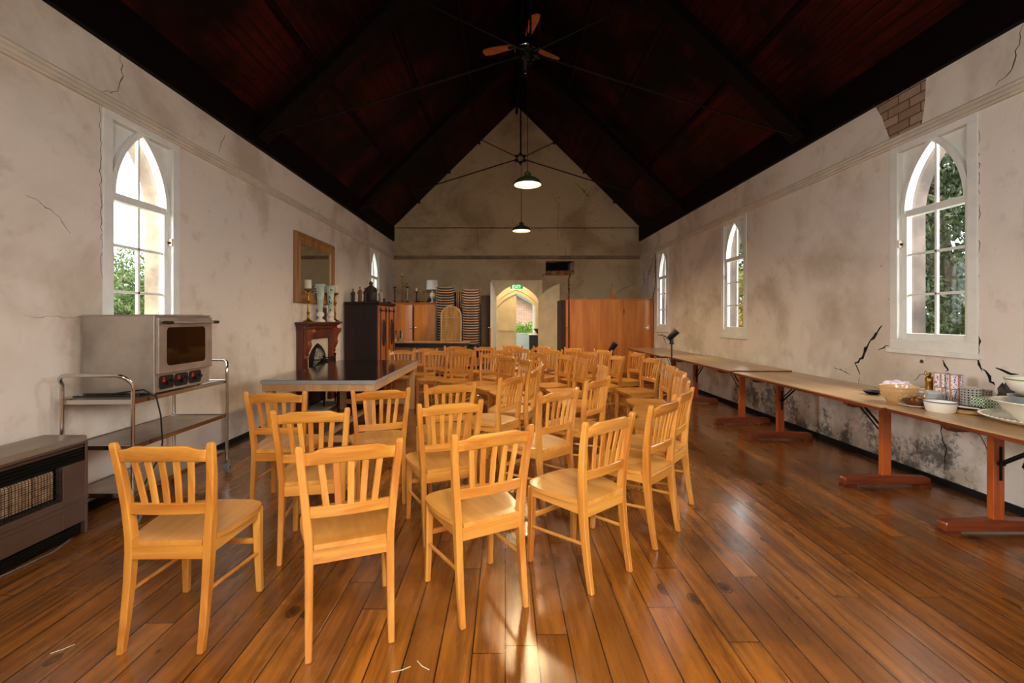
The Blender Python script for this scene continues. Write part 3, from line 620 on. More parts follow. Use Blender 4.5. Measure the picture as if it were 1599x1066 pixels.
# ------------------------------------------------------------------ the slat back chairs
def ystile(z):
    P = [(0, -.005), (.2, .030), (.42, .052), (.58, .047), (.72, .030), (.88, 0)]
    for (a, p), (b, q) in zip(P, P[1:]):
        if z <= b: return p+(q-p)*(z-a)/(b-a)
    return 0
def xstile(z): return .165+(0 if z < .45 else .037*((z-.45)/.43)**1.0)
def make_chair():
    r = thing('slat_back_chair', (0, 0, 0), 'x', 'chair')
    for s in (-1, 1):
        bm = B(); prev = None
        for z, wx, wy in ((0, .026, .030), (.12, .030, .034), (.26, .032, .040), (.40, .034, .046), (.46, .034, .046), (.60, .033, .042), (.74, .032, .036), (.862, .031, .030), (.88, .024, .022)):
            x, y = s*xstile(z), ystile(z)
            ring = [bm.verts.new((x+a*wx/2, y+b*wy/2, z)) for a, b in ((-1, -1), (1, -1), (1, 1), (-1, 1))]
            if prev:
                for k in range(4): bm.faces.new((prev[k], prev[(k+1) % 4], ring[(k+1) % 4], ring[k]))
            else: bm.faces.new(ring[::-1])
            prev = ring
        bm.faces.new(prev); obj('leg', bm, M_chair, r, .004)
        bm = B(); prev = None
        for z, x, y, wd in ((0, .186, .428, .028), (.2, .182, .420, .034), (.435, .180, .415, .040)):
            ring = [bm.verts.new((s*x+a*wd/2, y+b*wd/2, z)) for a, b in ((-1, -1), (1, -1), (1, 1), (-1, 1))]
            if prev:
                for k in range(4): bm.faces.new((prev[k], prev[(k+1) % 4], ring[(k+1) % 4], ring[k]))
            else: bm.faces.new(ring[::-1])
            prev = ring
        bm.faces.new(prev); obj('leg', bm, M_chair, r, .004)
        bm = B(); hexa(bm, [(s*.155, .07, .385), (s*.155, .07, .433), (s*.172, .40, .385), (s*.172, .40, .433), (s*.175, .07, .385), (s*.175, .07, .433), (s*.192, .40, .385), (s*.192, .40, .433)]); obj('apron', bm, M_seat, r)
        bm = B(); tube(bm, [(s*.165, .04, .235), (s*.184, .42, .205)], .009, 8); obj('stretcher', bm, M_seat, r, 0, True)
    bm = B(); box(bm, -.152, .152, .030, .052, .372, .432); obj('apron', bm, M_chairx, r, .003)
    bm = B(); box(bm, -.165, .165, .405, .425, .385, .433); obj('apron', bm, M_chairx, r, .003)
    bm = B(); box(bm, -.17, .17, .411, .427, .25, .275); obj('stretcher', bm, M_chairx, r, .002)
    # saddled seat
    bm = B(); NS, NTt = 17, 12; W_ = [(.03, .147), (.075, .148), (.082, .178), (.14, .195), (.24, .212), (.33, .217), (.40, .213), (.47, .205)]
    def wid(y):
        for (a, p), (b, q) in zip(W_, W_[1:]):
            if y <= b: return p+(q-p)*(y-a)/(b-a)
        return W_[-1][1]
    ys = [.028, .074, .083, .11, .15, .20, .26, .32, .37, .41, .445, .47]
    grid = []
    for j, y in enumerate(ys):
        row = []
        for i in range(NS):
            s = -1+2*i/(NS-1); t = j/(len(ys)-1)
            yy = y-(.020*s*s+.040*abs(s)**7)*max(0, (y-.30)/.17)**1.5
            x = s*wid(y); dish = .009*(1-s*s)**.7*math.sin(PI*min(1, max(0, (y-.05)/.36)))
            e = .003 if abs(s) == 1 or j in (0, len(ys)-1) else 0
            row.append((x, yy, .459-dish-e))
        grid.append(row)
    top = [[bm.verts.new(p) for p in row] for row in grid]; bot = [[bm.verts.new((p[0]*.99, p[1]*.995, .434)) for p in row] for row in grid]
    n, m = len(grid), NS
    for j in range(n-1):
        for i in range(m-1):
            bm.faces.new((top[j][i], top[j][i+1], top[j+1][i+1], top[j+1][i])); bm.faces.new((bot[j][i], bot[j+1][i], bot[j+1][i+1], bot[j][i+1]))
    for j in range(n-1):
        bm.faces.new((top[j][0], top[j+1][0], bot[j+1][0], bot[j][0])); bm.faces.new((top[j][-1], bot[j][-1], bot[j+1][-1], top[j+1][-1]))
    for i in range(m-1):
        bm.faces.new((top[0][i], bot[0][i], bot[0][i+1], top[0][i+1])); bm.faces.new((top[-1][i], top[-1][i+1], bot[-1][i+1], bot[-1][i]))
    obj('seat', bm, M_seat, r, 0, True)
    def bowed(name, zt, zb, hx, th, bow):
        bm = B(); N = 20; pr = None
        for i in range(N+1):
            s = -1+2*i/N; a, b = zt(s), zb(s); f = -bow*(1-s*s)
            x = s*hx; ya, yb_ = ystile(a)+f, ystile(b)+f
            ring = [bm.verts.new(p) for p in ((x, ya-th/2, a), (x, ya+th/2, a), (x, yb_+th/2, b), (x, yb_-th/2, b))]
            if pr:
                for k in range(4): bm.faces.new((pr[k], pr[(k+1) % 4], ring[(k+1) % 4], ring[k]))
            else: bm.faces.new(ring[::-1])
            pr = ring
        bm.faces.new(pr); obj(name, bm, M_chairx, r, .003, True)
    sm = lambda v: max(0, min(1, v))**2*(3-2*max(0, min(1, v)))
    bowed('top_rail', lambda s: .850+.018*sm((.86-abs(s))/.32), lambda s: .794+.008*(1-s*s), .186, .020, .020)
    bowed('lower_rail', lambda s: .612, lambda s: .562, .163, .018, .012)
    for i in range(5):
        q = (i-2)/2; x0, x1 = q*.098, q*.118; bm = B(); pr = None
        for t in (0, .5, 1):
            z = .608+t*.196; x = x0+(x1-x0)*t; y = ystile(z)-.012*(1-(x/.163)**2)-.006*t
            ring = [bm.verts.new(p) for p in ((x-.014, y-.005, z), (x+.014, y-.005, z), (x+.014, y+.005, z), (x-.014, y+.005, z))]
            if pr:
                for k in range(4): bm.faces.new((pr[k], pr[(k+1) % 4], ring[(k+1) % 4], ring[k]))
            else: bm.faces.new(ring[::-1])
            pr = ring
        bm.faces.new(pr); obj('slat', bm, M_chair, r, .0025)
    return r
chair0 = make_chair()
TX, TY = -1.45, 5.1
P1, P2, P3, P4 = 'chairs in the innermost arc', 'chairs in the second arc', 'chairs in the third arc', 'chairs in the outermost arc at the right and back'
seats = [
 (-1.44, 1.91, 1, P3, 'foreground wooden slat back chair at the far left, beside the gas heater'),
 (-.65, 1.92, 21, P3, 'foreground wooden slat back chair second from the left, its back squarely to the camera'),
 (-.05, 2.14, 28, P3, 'foreground wooden slat back chair in the middle of the picture, turned slightly left'),
 (.56, 2.42, 40, P3, 'foreground slat back chair with its whole seat showing, right of the middle one'),
 (1.02, 2.88, 46, P3, 'wooden slat back chair at the right end of the nearest row, by the open floor'),
 (1.30, 3.30, 52, P3, 'wooden slat back chair right behind the last foreground chair on the right'),
 (1.60, 4.02, 74, P3, 'wooden slat back chair seen edge on, nearest of three edge-on chairs on the right'),
 (1.77, 4.58, 80, P3, 'wooden slat back chair seen edge on, middle of three edge-on chairs on the right'),
 (1.86, 5.16, 86, P3, 'wooden slat back chair seen almost edge on, farthest of three edge-on chairs on the right'),
 (1.60, 6.50, 104, P3, 'wooden slat back chair facing left, in front of the right wardrobe with its lever handle'),
 (1.32, 7.20, 122, P3, 'wooden slat back chair third from the right among those before the wardrobe'),
 (.79, 7.65, 138, P3, 'wooden slat back chair facing us just in front of the folded door leaf'),
 (.29, 7.96, 150, P3, 'dull slat back chair backlit straight below the open doorway'),
 (-.37, 8.45, 163, P3, 'wooden slat back chair in front of the tall chair stack nearest the door'),
 (-.95, 8.62, 172, P3, 'slat back chair at the back left, just below the right end of the narrow counter'),
 (-1.64, 3.25, 5, P1, 'wooden slat back chair before the left front corner of the steel topped table'),
 (-.92, 3.38, 20, P1, 'wooden slat back chair before the right front corner of the steel topped table'),
 (-.44, 3.67, 21, P1, 'slat back chair right of the steel topped table with a free view of its seat'),
 (.07, 4.15, 57, P1, 'wooden slat back chair in the centre, turned sharply left with shining seat'),
 (.30, 4.72, 74, P1, 'wooden slat back chair almost edge on, touching the sharply turned centre chair from behind'),
 (.42, 5.28, 84, P1, 'wooden slat back chair edge on with sparkling top rail, behind the other edge-on centre chair'),
 (.27, 5.90, 108, P1, 'wooden slat back chair facing left, just behind the edge-on centre chairs'),
 (.04, 6.38, 123, P1, 'wooden slat back chair in the inner arc, second behind the edge-on centre chairs'),
 (-.21, 6.86, 141, P1, 'slat back chair in the inner arc, just right of the pair facing the camera'),
 (-.68, 7.19, 158, P1, 'slat back chair facing us, right one of the two beyond the steel table corner'),
 (-1.13, 7.44, 174, P1, 'wooden slat back chair facing us right at the far right corner of the steel table'),
 (-1.73, 7.58, 183, P1, 'wooden slat back chair half hidden behind the far edge of the steel table'),
 (-1.12, 2.62, 11, P2, 'wooden slat back chair in the second row on the left, between the two front chairs'),
 (-.34, 2.86, 23, P2, 'wooden slat back chair in the second row, behind the middle foreground chair on its left'),
 (.40, 3.34, 41, P2, 'wooden slat back chair in the second row, between the two right foreground chairs'),
 (.81, 3.96, 51, P2, 'wooden slat back chair in the second row, its left post lit, right of the centre'),
 (1.10, 5.10, 88, P2, 'wooden slat back chair seen edge on with carved looking glints, behind the second row'),
 (1.02, 6.02, 104, P2, 'slim looking slat back chair facing left, white glint on its rail, right of centre'),
 (.87, 6.60, 116, P2, 'wooden slat back chair behind and left of the slim looking one, glint on the rail'),
 (.50, 7.05, 127, P2, 'slat back chair in the second arc with a white glint, below the porch table'),
 (-.04, 7.58, 141, P2, 'wooden slat back chair in the second arc below the left door leaf'),
 (-.72, 7.98, 162, P2, 'wooden slat back chair hidden mostly behind the glossy pair facing the camera'),
 (-1.41, 8.06, 178, P2, 'wooden slat back chair at the back left, second from the big dark wardrobe'),
 (1.96, 6.08, 105, P4, 'wooden slat back chair nearest the long trestle tables, facing left, whole seat visible'),
 (2.05, 7.06, 106, P4, 'wooden slat back chair facing left behind the chair nearest the trestle tables'),
 (1.64, 7.66, 124, P4, 'wooden slat back chair in the last row before the wardrobe, second from its right'),
 (1.23, 8.12, 134, P4, 'slat back chair in the last row at the left edge of the wide wardrobe'),
 (.70, 8.52, 142, P4, 'wooden slat back chair in the last row below the folded door leaf'),
 (.15, 8.82, 152, P4, 'wooden slat back chair in the last row right before the open doorway'),
]
for i, (x, y, a, g, lb) in enumerate(seats):
    if i == 0:
        chair0.location = (x, y, 0); chair0.rotation_euler = (0, 0, math.radians(a)); chair0['label'] = lb; chair0['group'] = g
    else: dup(chair0, (x, y, 0), math.radians(a), lb, g)

# ------------------------------------------------------------------ steel topped table
M_tt = plain('dark_steel_top', (120, 112, 108), .12, .95, .1, 3, 0, (84, 76, 72))
M_pale = wood('pale_table_timber', (206, 164, 118), (176, 130, 84), 2, .45, .1, 12)
r = thing('steel_table', (-1.97, 6, 0), 'large table with a dark shiny steel top on pale timber legs', 'table')
x0, x1, y0, y1 = -2.58, -1.37, 4.80, 7.12
bm = B(); box(bm, x0, x1, y0, y1, .705, .75); tp = obj('table_top', bm, M_tt, r, .004)
bm = B()
for a in ((x0-.002, x1+.002, y0-.003, y0), (x0-.002, x1+.002, y1, y1+.003), (x0-.003, x0, y0, y1), (x1, x1+.003, y0, y1)): box(bm, *a, .706, .746)
obj('steel_edging', bm, plain('satin_edge', (170, 168, 166), .4, .35, .05), tp)
for a in ((x0+.01, x1-.01, y0+.008, y0+.03), (x0+.01, x1-.01, y1-.03, y1-.008), (x0+.008, x0+.03, y0+.03, y1-.03), (x1-.03, x1-.008, y0+.03, y1-.03)):
    bm = B(); box(bm, *a, .63, .705); obj('apron', bm, M_pale, r, .002)
for x in (x0+.031, x1-.111):
    for y in (y0+.031, y1-.111): bm = B(); box(bm, x, x+.08, y, y+.08, 0, .70); obj('leg', bm, M_pale, r, .004)
for y in (y0+.05, y1-.09): bm = B(); box(bm, x0+.11, x1-.11, y, y+.04, .08, .15); obj('stretcher', bm, M_pale, r, .003)
bm = B(); box(bm, -1.99, -1.94, y0+.09, y1-.09, .09, .14); obj('stretcher', bm, M_pale, r, .003)
r = thing('storage_chest', (-2.3, 7.5, 0), 'dark wooden chest under the far end of the steel table', 'chest')
bm = B(); box(bm, -2.68, -2.02, 7.22, 7.62, .02, .60); obj('body', bm, M_darkw, r, .008)
bm = B(); lathe(bm, [(.012, 0), (.03, .02), (.034, .045), (.02, .07), (.008, .09), (.008, .14)], (-2.27, 7.19, .36), 16); obj('brass_knob', bm, M_brass, r, 0, True)

# ------------------------------------------------------------------ trestle tables along the right wall
def trestle_table(x0, x1, y0, y1, zt, legs, label):
    r = thing('trestle_table', ((x0+x1)/2, (y0+y1)/2, 0), label, 'table', 'long trestle tables on the right wall')
    bm = B(); box(bm, x0, x1, y0, y1, zt-.012, zt); obj('table_top', bm, M_ttop, r, .003)
    bm = B(); box(bm, x0+.002, x1-.002, y0+.002, y1-.002, zt-.034, zt-.0125); obj('top_edge', bm, M_tedge, r)
    xm = (x0+x1)/2+.02; zu = zt-.034
    for y, s in legs:                                # s: direction of the folding strut
        bm = B(); box(bm, xm-.022, xm+.022, y-.0, y+.0+.001, .1, .2); bm.free()
        bm = B(); box(bm, xm-.037, xm+.037, y-.022, y+.022, .085, zu-.05); lg = obj('leg', bm, M_trestle, r, .003)
        bm = B(); N = 7; poly = []
        for i in range(N): a = PI/2+PI/2*i/(N-1); poly.append((xm-.355+.03+.03*math.cos(a), .085-.03+.03*math.sin(a)))
        poly += [(xm-.355, .022), (xm+.355, .022)]
        for i in range(N): a = PI/2*i/(N-1); poly.append((xm+.325+.03*math.cos(a), .055+.03*math.sin(a)))
        poly += [(xm, .098)]
        prism(bm, poly, lambda u, v, d: (u, y+d, v), -.033, .033); obj('foot_rail', bm, M_trestx, r, .003)
        for s2 in (-1, 1): bm = B(); box(bm, *sorted((xm+s2*.36, xm+s2*.26)), y-.036, y+.036, 0, .022); obj('foot_pad', bm, M_tedge, r)
        bm = B(); prism(bm, [(xm-.33, zu), (xm+.33, zu), (xm+.33, zu-.03), (xm+.29, zu-.052), (xm-.29, zu-.052), (xm-.33, zu-.03)], lambda u, v, d: (u, y+d, v), -.028, .028); obj('top_batten', bm, M_trestx, r, .002)
        bm = B(); beam(bm, (xm+.02, y+s*.03, .46), (xm+.02, y+s*.36, zu-.01), .012, .012); beam(bm, (xm-.02, y+s*.03, .46), (xm-.02, y+s*.36, zu-.01), .006, .012); obj('folding_strut', bm, M_iron, r)
        bm = B(); box(bm, xm+.0, xm+.016, *sorted((y+s*.022, y+s*.027)), .35, .57); box(bm, xm-.012, xm+.03, *sorted((y+s*.025, y+s*.035)), .448, .476)
        if s < 0:
            for z in (.37, .40, .43, .49, .52, .55): tube(bm, [(xm+.008, y-.029, z), (xm+.008, y-.026, z)], .005, 6)
        obj('hinge_plate', bm, M_iron, lg)
    bm = B(); box(bm, xm-.1, xm-.06, legs[0][0]+.1 if len(legs) > 1 else y0+.3, y1-.3, zu-.03, zu); obj('under_rail', bm, M_trestle, r)
trestle_table(2.80, 3.56, 1.15, 3.345, .75, ((2.97, -1), (1.6, 1)), 'long trestle table nearest the camera carrying the big white platter')
trestle_table(2.77, 3.53, 3.36, 5.54, .75, ((3.80, 1), (5.25, -1)), 'long trestle table second from the camera carrying the mixing bowl, mostly bare')
trestle_table(2.73, 3.50, 5.55, 7.76, .768, ((6.03, 1), (7.5, -1)), 'long trestle table third from the camera, bare under the middle right window')
trestle_table(2.68, 3.46, 7.78, 9.98, .76, ((8.35, 1), (9.6, -1)), 'long trestle table farthest from the camera, ending near the wardrobe')

# ------------------------------------------------------------------ crockery and tins on the near trestle tables
M_tan = plain('tan_glaze', (214, 174, 122), .25, 0, .05, 4, 0, None, .4); M_cream = plain('cream_glaze', (232, 226, 210), .2, 0, .03, 3, 0, None, .5)
M_encl = plain('pale_grey_enamel', (214, 218, 222), .3, 0, .04, 3, 0, None, .4); M_blue = plain('blue_enamel_rim', (44, 66, 128), .3, 0, .05)
M_cloth = plain('white_pink_cloth', (234, 226, 232), .9, 0, .05, 9, .3, (226, 196, 212)); M_wbowl = wood('brown_bowl_wood', (142, 84, 44), (92, 50, 24), 0, .5, .1)
T = .75; TN = .75
r = thing('mixing_bowl', (3.06, 3.54, T), 'tan stoneware mixing bowl with a handle and raised band pattern, leftmost on the table', 'bowl')
c = (3.06, 3.54, T)
bm = B(); lathe(bm, [(.065, 0), (.075, .006), (.095, .04), (.114, .085), (.118, .09), (.119, .112), (.125, .118), (.122, .126), (.113, .122), (.108, .09), (.085, .03), (.05, .012), (.001, .01)], c, 36, False); obj('body', bm, M_tan, r, 0, True)
bm = B()
for i in range(14):
    a = 2*PI*i/14; p = Vector((c[0]+.104*math.cos(a), c[1]+.104*math.sin(a), T+.055)); n_ = Vector((math.cos(a), math.sin(a), -.4)).normalized(); tt = Vector((-math.sin(a), math.cos(a), 0)); uu = n_.cross(tt)
    tube(bm, [p+tt*.016*math.cos(b)+uu*.022*math.sin(b) for b in [2*PI*k/10 for k in range(10)]], .0028, 5, closed=True)
obj('raised_pattern', bm, M_tan, r, 0, True)
bm = B(); tube(bm, [(c[0]+.105, c[1]-.05, T+.105), (c[0]+.135, c[1]-.065, T+.108), (c[0]+.15, c[1]-.07, T+.085), (c[0]+.135, c[1]-.065, T+.05), (c[0]+.09, c[1]-.045, T+.045)], .009, 8); obj('handle', bm, M_tan, r, 0, True)
bm = B(); lathe(bm, [(.03, 0), (.055, .012), (.07, .028), (.066, .03), (.03, .012)], (3.15, 3.90, T), 20); tag(obj('dish', bm, M_iron, None, 0, True), 'small dark dish behind the tan mixing bowl', 'dish')
def cloth_heap(cx, cy, z, rx, ry, h, seed):
    rd = random.Random(seed); bm = B(); bmesh.ops.create_icosphere(bm, subdivisions=4, radius=1)
    for v in bm.verts:
        p = v.co.copy(); k = 1+.13*math.sin(p.x*7+seed)*math.cos(p.y*9)+.07*math.sin(p.y*17+p.x*13)
        v.co = Vector((cx+p.x*rx*k, cy+p.y*ry*k, z+max(0, (p.z*.55+.42)*h*k)))
    return bm
tag(obj('tea_towel', cloth_heap(3.38, 3.92, T, .12, .11, .11, 3), M_cloth, None, 0, True), 'crumpled white and pink tea towel behind the tan mixing bowl', 'tea towel')
def shell(c, prof, mat, name, seg=32, **k):
    bm = B(); lathe(bm, prof, c, seg, False, **k); return bm
bm = shell((3.28, 3.53, T), [(.001, 0), (.06, 0), (.075, .03), (.088, .072), (.094, .078), (.091, .084), (.082, .078), (.068, .03), (.001, .012)], None, '')
tag(obj('enamel_bowl', bm, M_encl, None, 0, True), 'pale grey enamel bowl in front of the brass pepper mill', 'bowl')
r = thing('pepper_mill', (3.475, 3.72, T), 'brass pepper mill with a crank handle', 'pepper mill')
bm = B(); lathe(bm, [(.034, 0), (.035, .006), (.033, .012), (.033, .125), (.035, .13), (.035, .15), (.028, .172), (.014, .182), (.008, .188), (.008, .20), (.012, .205), (.004, .212)], (3.475, 3.72, T), 24); obj('body', bm, M_brass, r, 0, True)
bm = B(); tube(bm, [(3.475, 3.72, T+.2), (3.44, 3.705, T+.198), (3.415, 3.695, T+.19)], .004, 6); lathe(bm, [(.003, 0), (.010, .006), (.011, .02), (.006, .032), (.002, .036)], (3.413, 3.694, T+.188), 12); obj('crank', bm, M_brass, r, 0, True)
def tinmat():
    t = NT('printed_tin_label'); v = t.coord(); sp = t.n('ShaderNodeSeparateXYZ', None, Vector=v)
    a = t.math('ARCTAN2', sp.outputs[1], sp.outputs[0]); vv = t.n('ShaderNodeCombineXYZ', None, X=t.math('MULTIPLY', a, .6), Y=t.math('MULTIPLY', sp.outputs[2], 9.0))
    vo = t.n('ShaderNodeTexVoronoi', None, Vector=vv, Scale=5.0)
    st = t.math('FRACT', t.math('MULTIPLY', a, .9)); col = t.mix(t.math('GREATER_THAN', st, .74), lin((238, 230, 232)), lin((196, 134, 80)))
    col = t.mix(t.ramp(vo.outputs['Distance'], .22, .12), col, lin((244, 236, 226))); n = t.noise(vv, 5, 2)
    col = t.mix(t.math('MULTIPLY', t.ramp(n, .52, .58), t.math('LESS_THAN', st, .62)), col, lin((132, 92, 170)))
    t.set(t.b.inputs['Base Color'], col); return t.done(Roughness=.35)
M_tin = tinmat()
def tin(x, y, z, label, rz=0):
    r = thing('food_tin', (x, y, z), label, 'tin', 'printed tins')
    bm = B(); lathe(bm, [(.0465, .004), (.0465, .106)], (x, y, z), 28, False); o = obj('printed_label', bm, M_tin, r, 0, True)
    bm = B(); lathe(bm, [(.044, 0), (.048, 0), (.048, .004), (.0455, .005), (.0455, .105), (.048, .106), (.048, .11), (.044, .11), (.044, .106)], (x, y, z), 28); obj('can_body', bm, M_steel, r, 0, True); r.rotation_euler.z = rz
tin(3.44, 3.59, T, 'printed tin at the bottom of the left stack behind the saucepan', 4.2); tin(3.44, 3.59, T+.111, 'printed tin on top of the left stack, right of the pepper mill', 4.0)
tin(3.44, 3.485, T, 'printed tin at the bottom of the right stack beside the steel cutlery drainer', 3.6); tin(3.44, 3.485, T+.111, 'printed tin on top of the right stack beside the steel cutlery drainer', 3.5)
def glassy(name):
    t = NT(name); return t.done(Base_Color=(.95, .97, .97, 1), Roughness=.04, Transmission_Weight=1.0, IOR=1.3)
M_clear = glassy('clear_glass')
for x, y, lb in ((3.245, 3.345, 'small clear glass tumbler just behind the white saucepan'), (3.305, 3.385, 'small clear glass tumbler right beside the steel cutlery drainer')):
    bm = shell((x, y, TN), [(.001, 0), (.028, 0), (.034, .075), (.031, .075), (.026, .008), (.001, .007)], None, '', 20); tag(obj('glass_tumbler', bm, M_clear, None, 0, True), lb, 'glass', 'clear glass tumblers')
def holed():
    t = NT('perforated_steel'); v = t.coord(); sp = t.n('ShaderNodeSeparateXYZ', None, Vector=v)
    a = t.math('MULTIPLY', t.math('ARCTAN2', sp.outputs[1], sp.outputs[0]), 18/(2*PI)); b = t.math('MULTIPLY', sp.outputs[2], 55.0)
    da = t.math('SUBTRACT', t.math('FRACT', a), .5); db = t.math('SUBTRACT', t.math('FRACT', b), .5)
    d = t.math('SQRT', t.math('ADD', t.math('MULTIPLY', da, da), t.math('MULTIPLY', db, db)))
    t.set(t.b.inputs['Base Color'], t.mix(t.ramp(d, .20, .27), (.02, .02, .02, 1), (.72, .70, .68, 1)))
    return t.done(Metallic=.55, Roughness=.25)
M_holed = holed()
for x, y, lb, s in ((3.37, 3.29, 'perforated steel cutlery drainer behind the wooden board, the nearer one', 1), (3.495, 3.335, 'smaller perforated steel drainer standing close to the wall', .85)):
    bm = shell((x, y, TN), [(.001, 0), (.06*s, 0), (.06*s, .145*s), (.063*s, .15*s), (.057*s, .15*s), (.057*s, .01), (.001, .01)], None, '', 30); tag(obj('cutlery_drainer', bm, M_holed, None, 0, True), lb, 'cutlery drainer', 'steel drainers')
# patterned box
def boxmat():
    t = NT('green_lattice_print'); v = t.coord(); sp = t.n('ShaderNodeSeparateXYZ', None, Vector=v)
    s_ = t.math('MULTIPLY', t.math('ADD', sp.outputs[0], sp.outputs[1]), 24.0); z_ = t.math('MULTIPLY', sp.outputs[2], 24.0)
    a = t.math('ABSOLUTE', t.math('SUBTRACT', t.math('FRACT', t.math('ADD', s_, z_)), .5)); b = t.math('ABSOLUTE', t.math('SUBTRACT', t.math('FRACT', t.math('SUBTRACT', s_, z_)), .5))
    lnn = t.math('GREATER_THAN', t.math('MAXIMUM', a, b), .38); sq = t.math('LESS_THAN', t.math('MAXIMUM', a, b), .2)
    col = t.mix(lnn, lin((232, 236, 220)), lin((20, 132, 74))); col = t.mix(sq, col, lin((24, 40, 30)))
    t.set(t.b.inputs['Base Color'], col); return t.done(Roughness=.5)
r = thing('patterned_box', (3.36, 3.17, TN), 'small box with a green and white lattice print, right of the steel drainers', 'box')
bm = B(); box(bm, 3.285, 3.435, 3.125, 3.215, TN, TN+.10); obj('carton', bm, boxmat(), r, .002)
bm = B(); box(bm, 3.36, 3.43, 3.121, 3.126, TN+.02, TN+.055); obj('cream_label', bm, M_cream, r)
# small plate with brown bowl and brass rings
bm = shell((3.02, 3.355, T), [(.001, 0), (.055, 0), (.09, .012), (.096, .015), (.09, .018), (.06, .008), (.001, .007)], None, '', 36); tag(obj('side_plate', bm, M_cream, None, 0, True), 'small white plate under the brown bowl', 'plate')
r = thing('wooden_bowl', (3.025, 3.35, T+.009), 'small brown wooden bowl on the small white plate', 'bowl')
bm = shell((3.025, 3.35, T+.009), [(.001, 0), (.045, 0), (.07, .018), (.08, .045), (.075, .045), (.062, .02), (.001, .01)], None, ''); obj('body', bm, M_wbowl, r, 0, True)
for i, (x, y, rz) in enumerate(((2.995, 3.33, .3), (3.05, 3.34, -.5))):
    bm = B(); tube(bm, [(x+.026*math.cos(a)*math.cos(rz), y+.026*math.cos(a)*math.sin(rz)+.01*math.sin(a), T+.055+.024*math.sin(a)) for a in [2*PI*k/20 for k in range(20)]], .006, 7, closed=True)
    tag(obj('napkin_ring', bm, M_brass, None, 0, True), ('left' if i == 0 else 'right')+' yellow brass napkin ring in the small brown bowl', 'napkin ring', 'brass rings')
# white saucepan with blue rim
TS = TN
r = thing('enamel_saucepan', (3.035, 3.175, TS), 'white enamel saucepan with a blue rim and handle pointing right', 'saucepan')
c = (3.035, 3.175, TS)
bm = shell(c, [(.001, 0), (.070, 0), (.078, .008), (.090, .068), (.094, .071), (.086, .070), (.074, .01), (.001, .006)], None, '', 36); obj('body', bm, M_enamw, r, 0, True)
bm = B(); tube(bm, [(c[0]+.092*math.cos(a), c[1]+.092*math.sin(a), TS+.0715) for a in [2*PI*k/36 for k in range(36)]], .0035, 6, closed=True); obj('blue_rim', bm, M_blue, r, 0, True)
bm = B(); prism(bm, [(.085, -.014), (.13, -.011), (.205, -.013), (.212, 0), (.205, .013), (.13, .011), (.085, .014)], lambda u, v, d: (c[0]+u*.93+v*.3, c[1]-u*.36+v*.9, TS+.054-u*.10+d), -.004, .005); obj('handle', bm, M_enamw, r, .002)
# round board, black lid, platter, bowls
M_bd = wood('round_board_wood', (206, 166, 110), (164, 118, 66), 0, .5, .1)
bm = B(); lathe(bm, [(.088, 0), (.096, .006), (.096, .022), (.09, .026)], (3.19, 3.13, TN), 36); tag(obj('round_board', bm, M_bd, None, 0, True), 'round pale wooden board between saucepan and platter', 'board')
bm = shell((3.195, 3.135, TN+.027), [(.001, 0), (.06, 0), (.082, .008), (.086, .012), (.08, .012), (.058, .005), (.001, .005)], None, ''); tag(obj('dark_tray', bm, M_iron, None, 0, True), 'thin dark round tray on the wooden board', 'tray')
r = thing('scalloped_platter', (3.27, 2.755, TN), 'large white platter with a scalloped beaded rim at the right edge', 'platter')
c = (3.27, 2.755, TN)
bm = shell(c, [(.001, 0), (.15, 0), (.20, .014), (.265, .036), (.27, .041), (.26, .043), (.19, .022), (.14, .010), (.001, .008)], None, '', 72, rad=lambda a: 1+.008*math.sin(a*36), sy=1.12); obj('body', bm, M_cream, r, 0, True)
bm = B(); N = 60
for i in range(N):
    a = 2*PI*i/N; lathe(bm, [(.001, 0), (.009, .003), (.009, .007), (.001, .011)], (c[0]+.262*math.cos(a), c[1]+.262*1.12*math.sin(a), TN+.037), 8, False)
obj('beaded_rim', bm, M_cream, r, 0, True)
r = thing('serving_bowl', (3.29, 2.79, TN+.011), 'wide white serving bowl standing on the scalloped platter', 'bowl'); c = (3.29, 2.79, TN+.011)
bm = shell(c, [(.001, 0), (.10, 0), (.12, .02), (.175, .08), (.20, .112), (.222, .122), (.220, .128), (.195, .122), (.165, .08), (.11, .022), (.001, .014)], None, '', 48); obj('body', bm, M_cream, r, 0, True)
M_gglass = plain('blue_grey_glass', (150, 162, 172), .15, 0, .05, 3, 0, None, .5)
bm = shell((3.30, 2.80, TN+.026), [(.001, 0), (.07, 0), (.11, .07), (.142, .135), (.146, .142), (.138, .138), (.10, .06), (.001, .01)], None, ''); tag(obj('glass_bowl', bm, M_gglass, None, 0, True), 'blue grey glass bowl nested in the white serving bowl', 'bowl')
bm = shell((3.31, 2.81, TN+.115), [(.001, 0), (.06, 0), (.112, .045), (.118, .05), (.11, .05), (.001, .01)], None, ''); tag(obj('brown_bowl', bm, M_wbowl, None, 0, True), 'brown wooden bowl nested above the blue grey glass bowl', 'bowl')
r = thing('green_rimmed_bowl', (3.31, 2.82, TN+.166), 'white bowl with green bands on top of the nested bowls', 'bowl')
bm = shell((3.31, 2.82, TN+.166), [(.001, 0), (.07, 0), (.12, .03), (.148, .085), (.15, .105), (.145, .105), (.14, .085), (.11, .03), (.001, .01)], None, ''); obj('body', bm, M_enamw, r, 0, True)
M_gb = plain('green_band', (120, 150, 86), .3, 0, .05)
bm = B()
for z, q in ((.012, .098), (.102, .150)): tube(bm, [(3.31+q*math.cos(a), 2.82+q*math.sin(a), TN+.166+z) for a in [2*PI*k/36 for k in range(36)]], .004, 6, closed=True)
obj('green_band', bm, M_gb, r, 0, True)

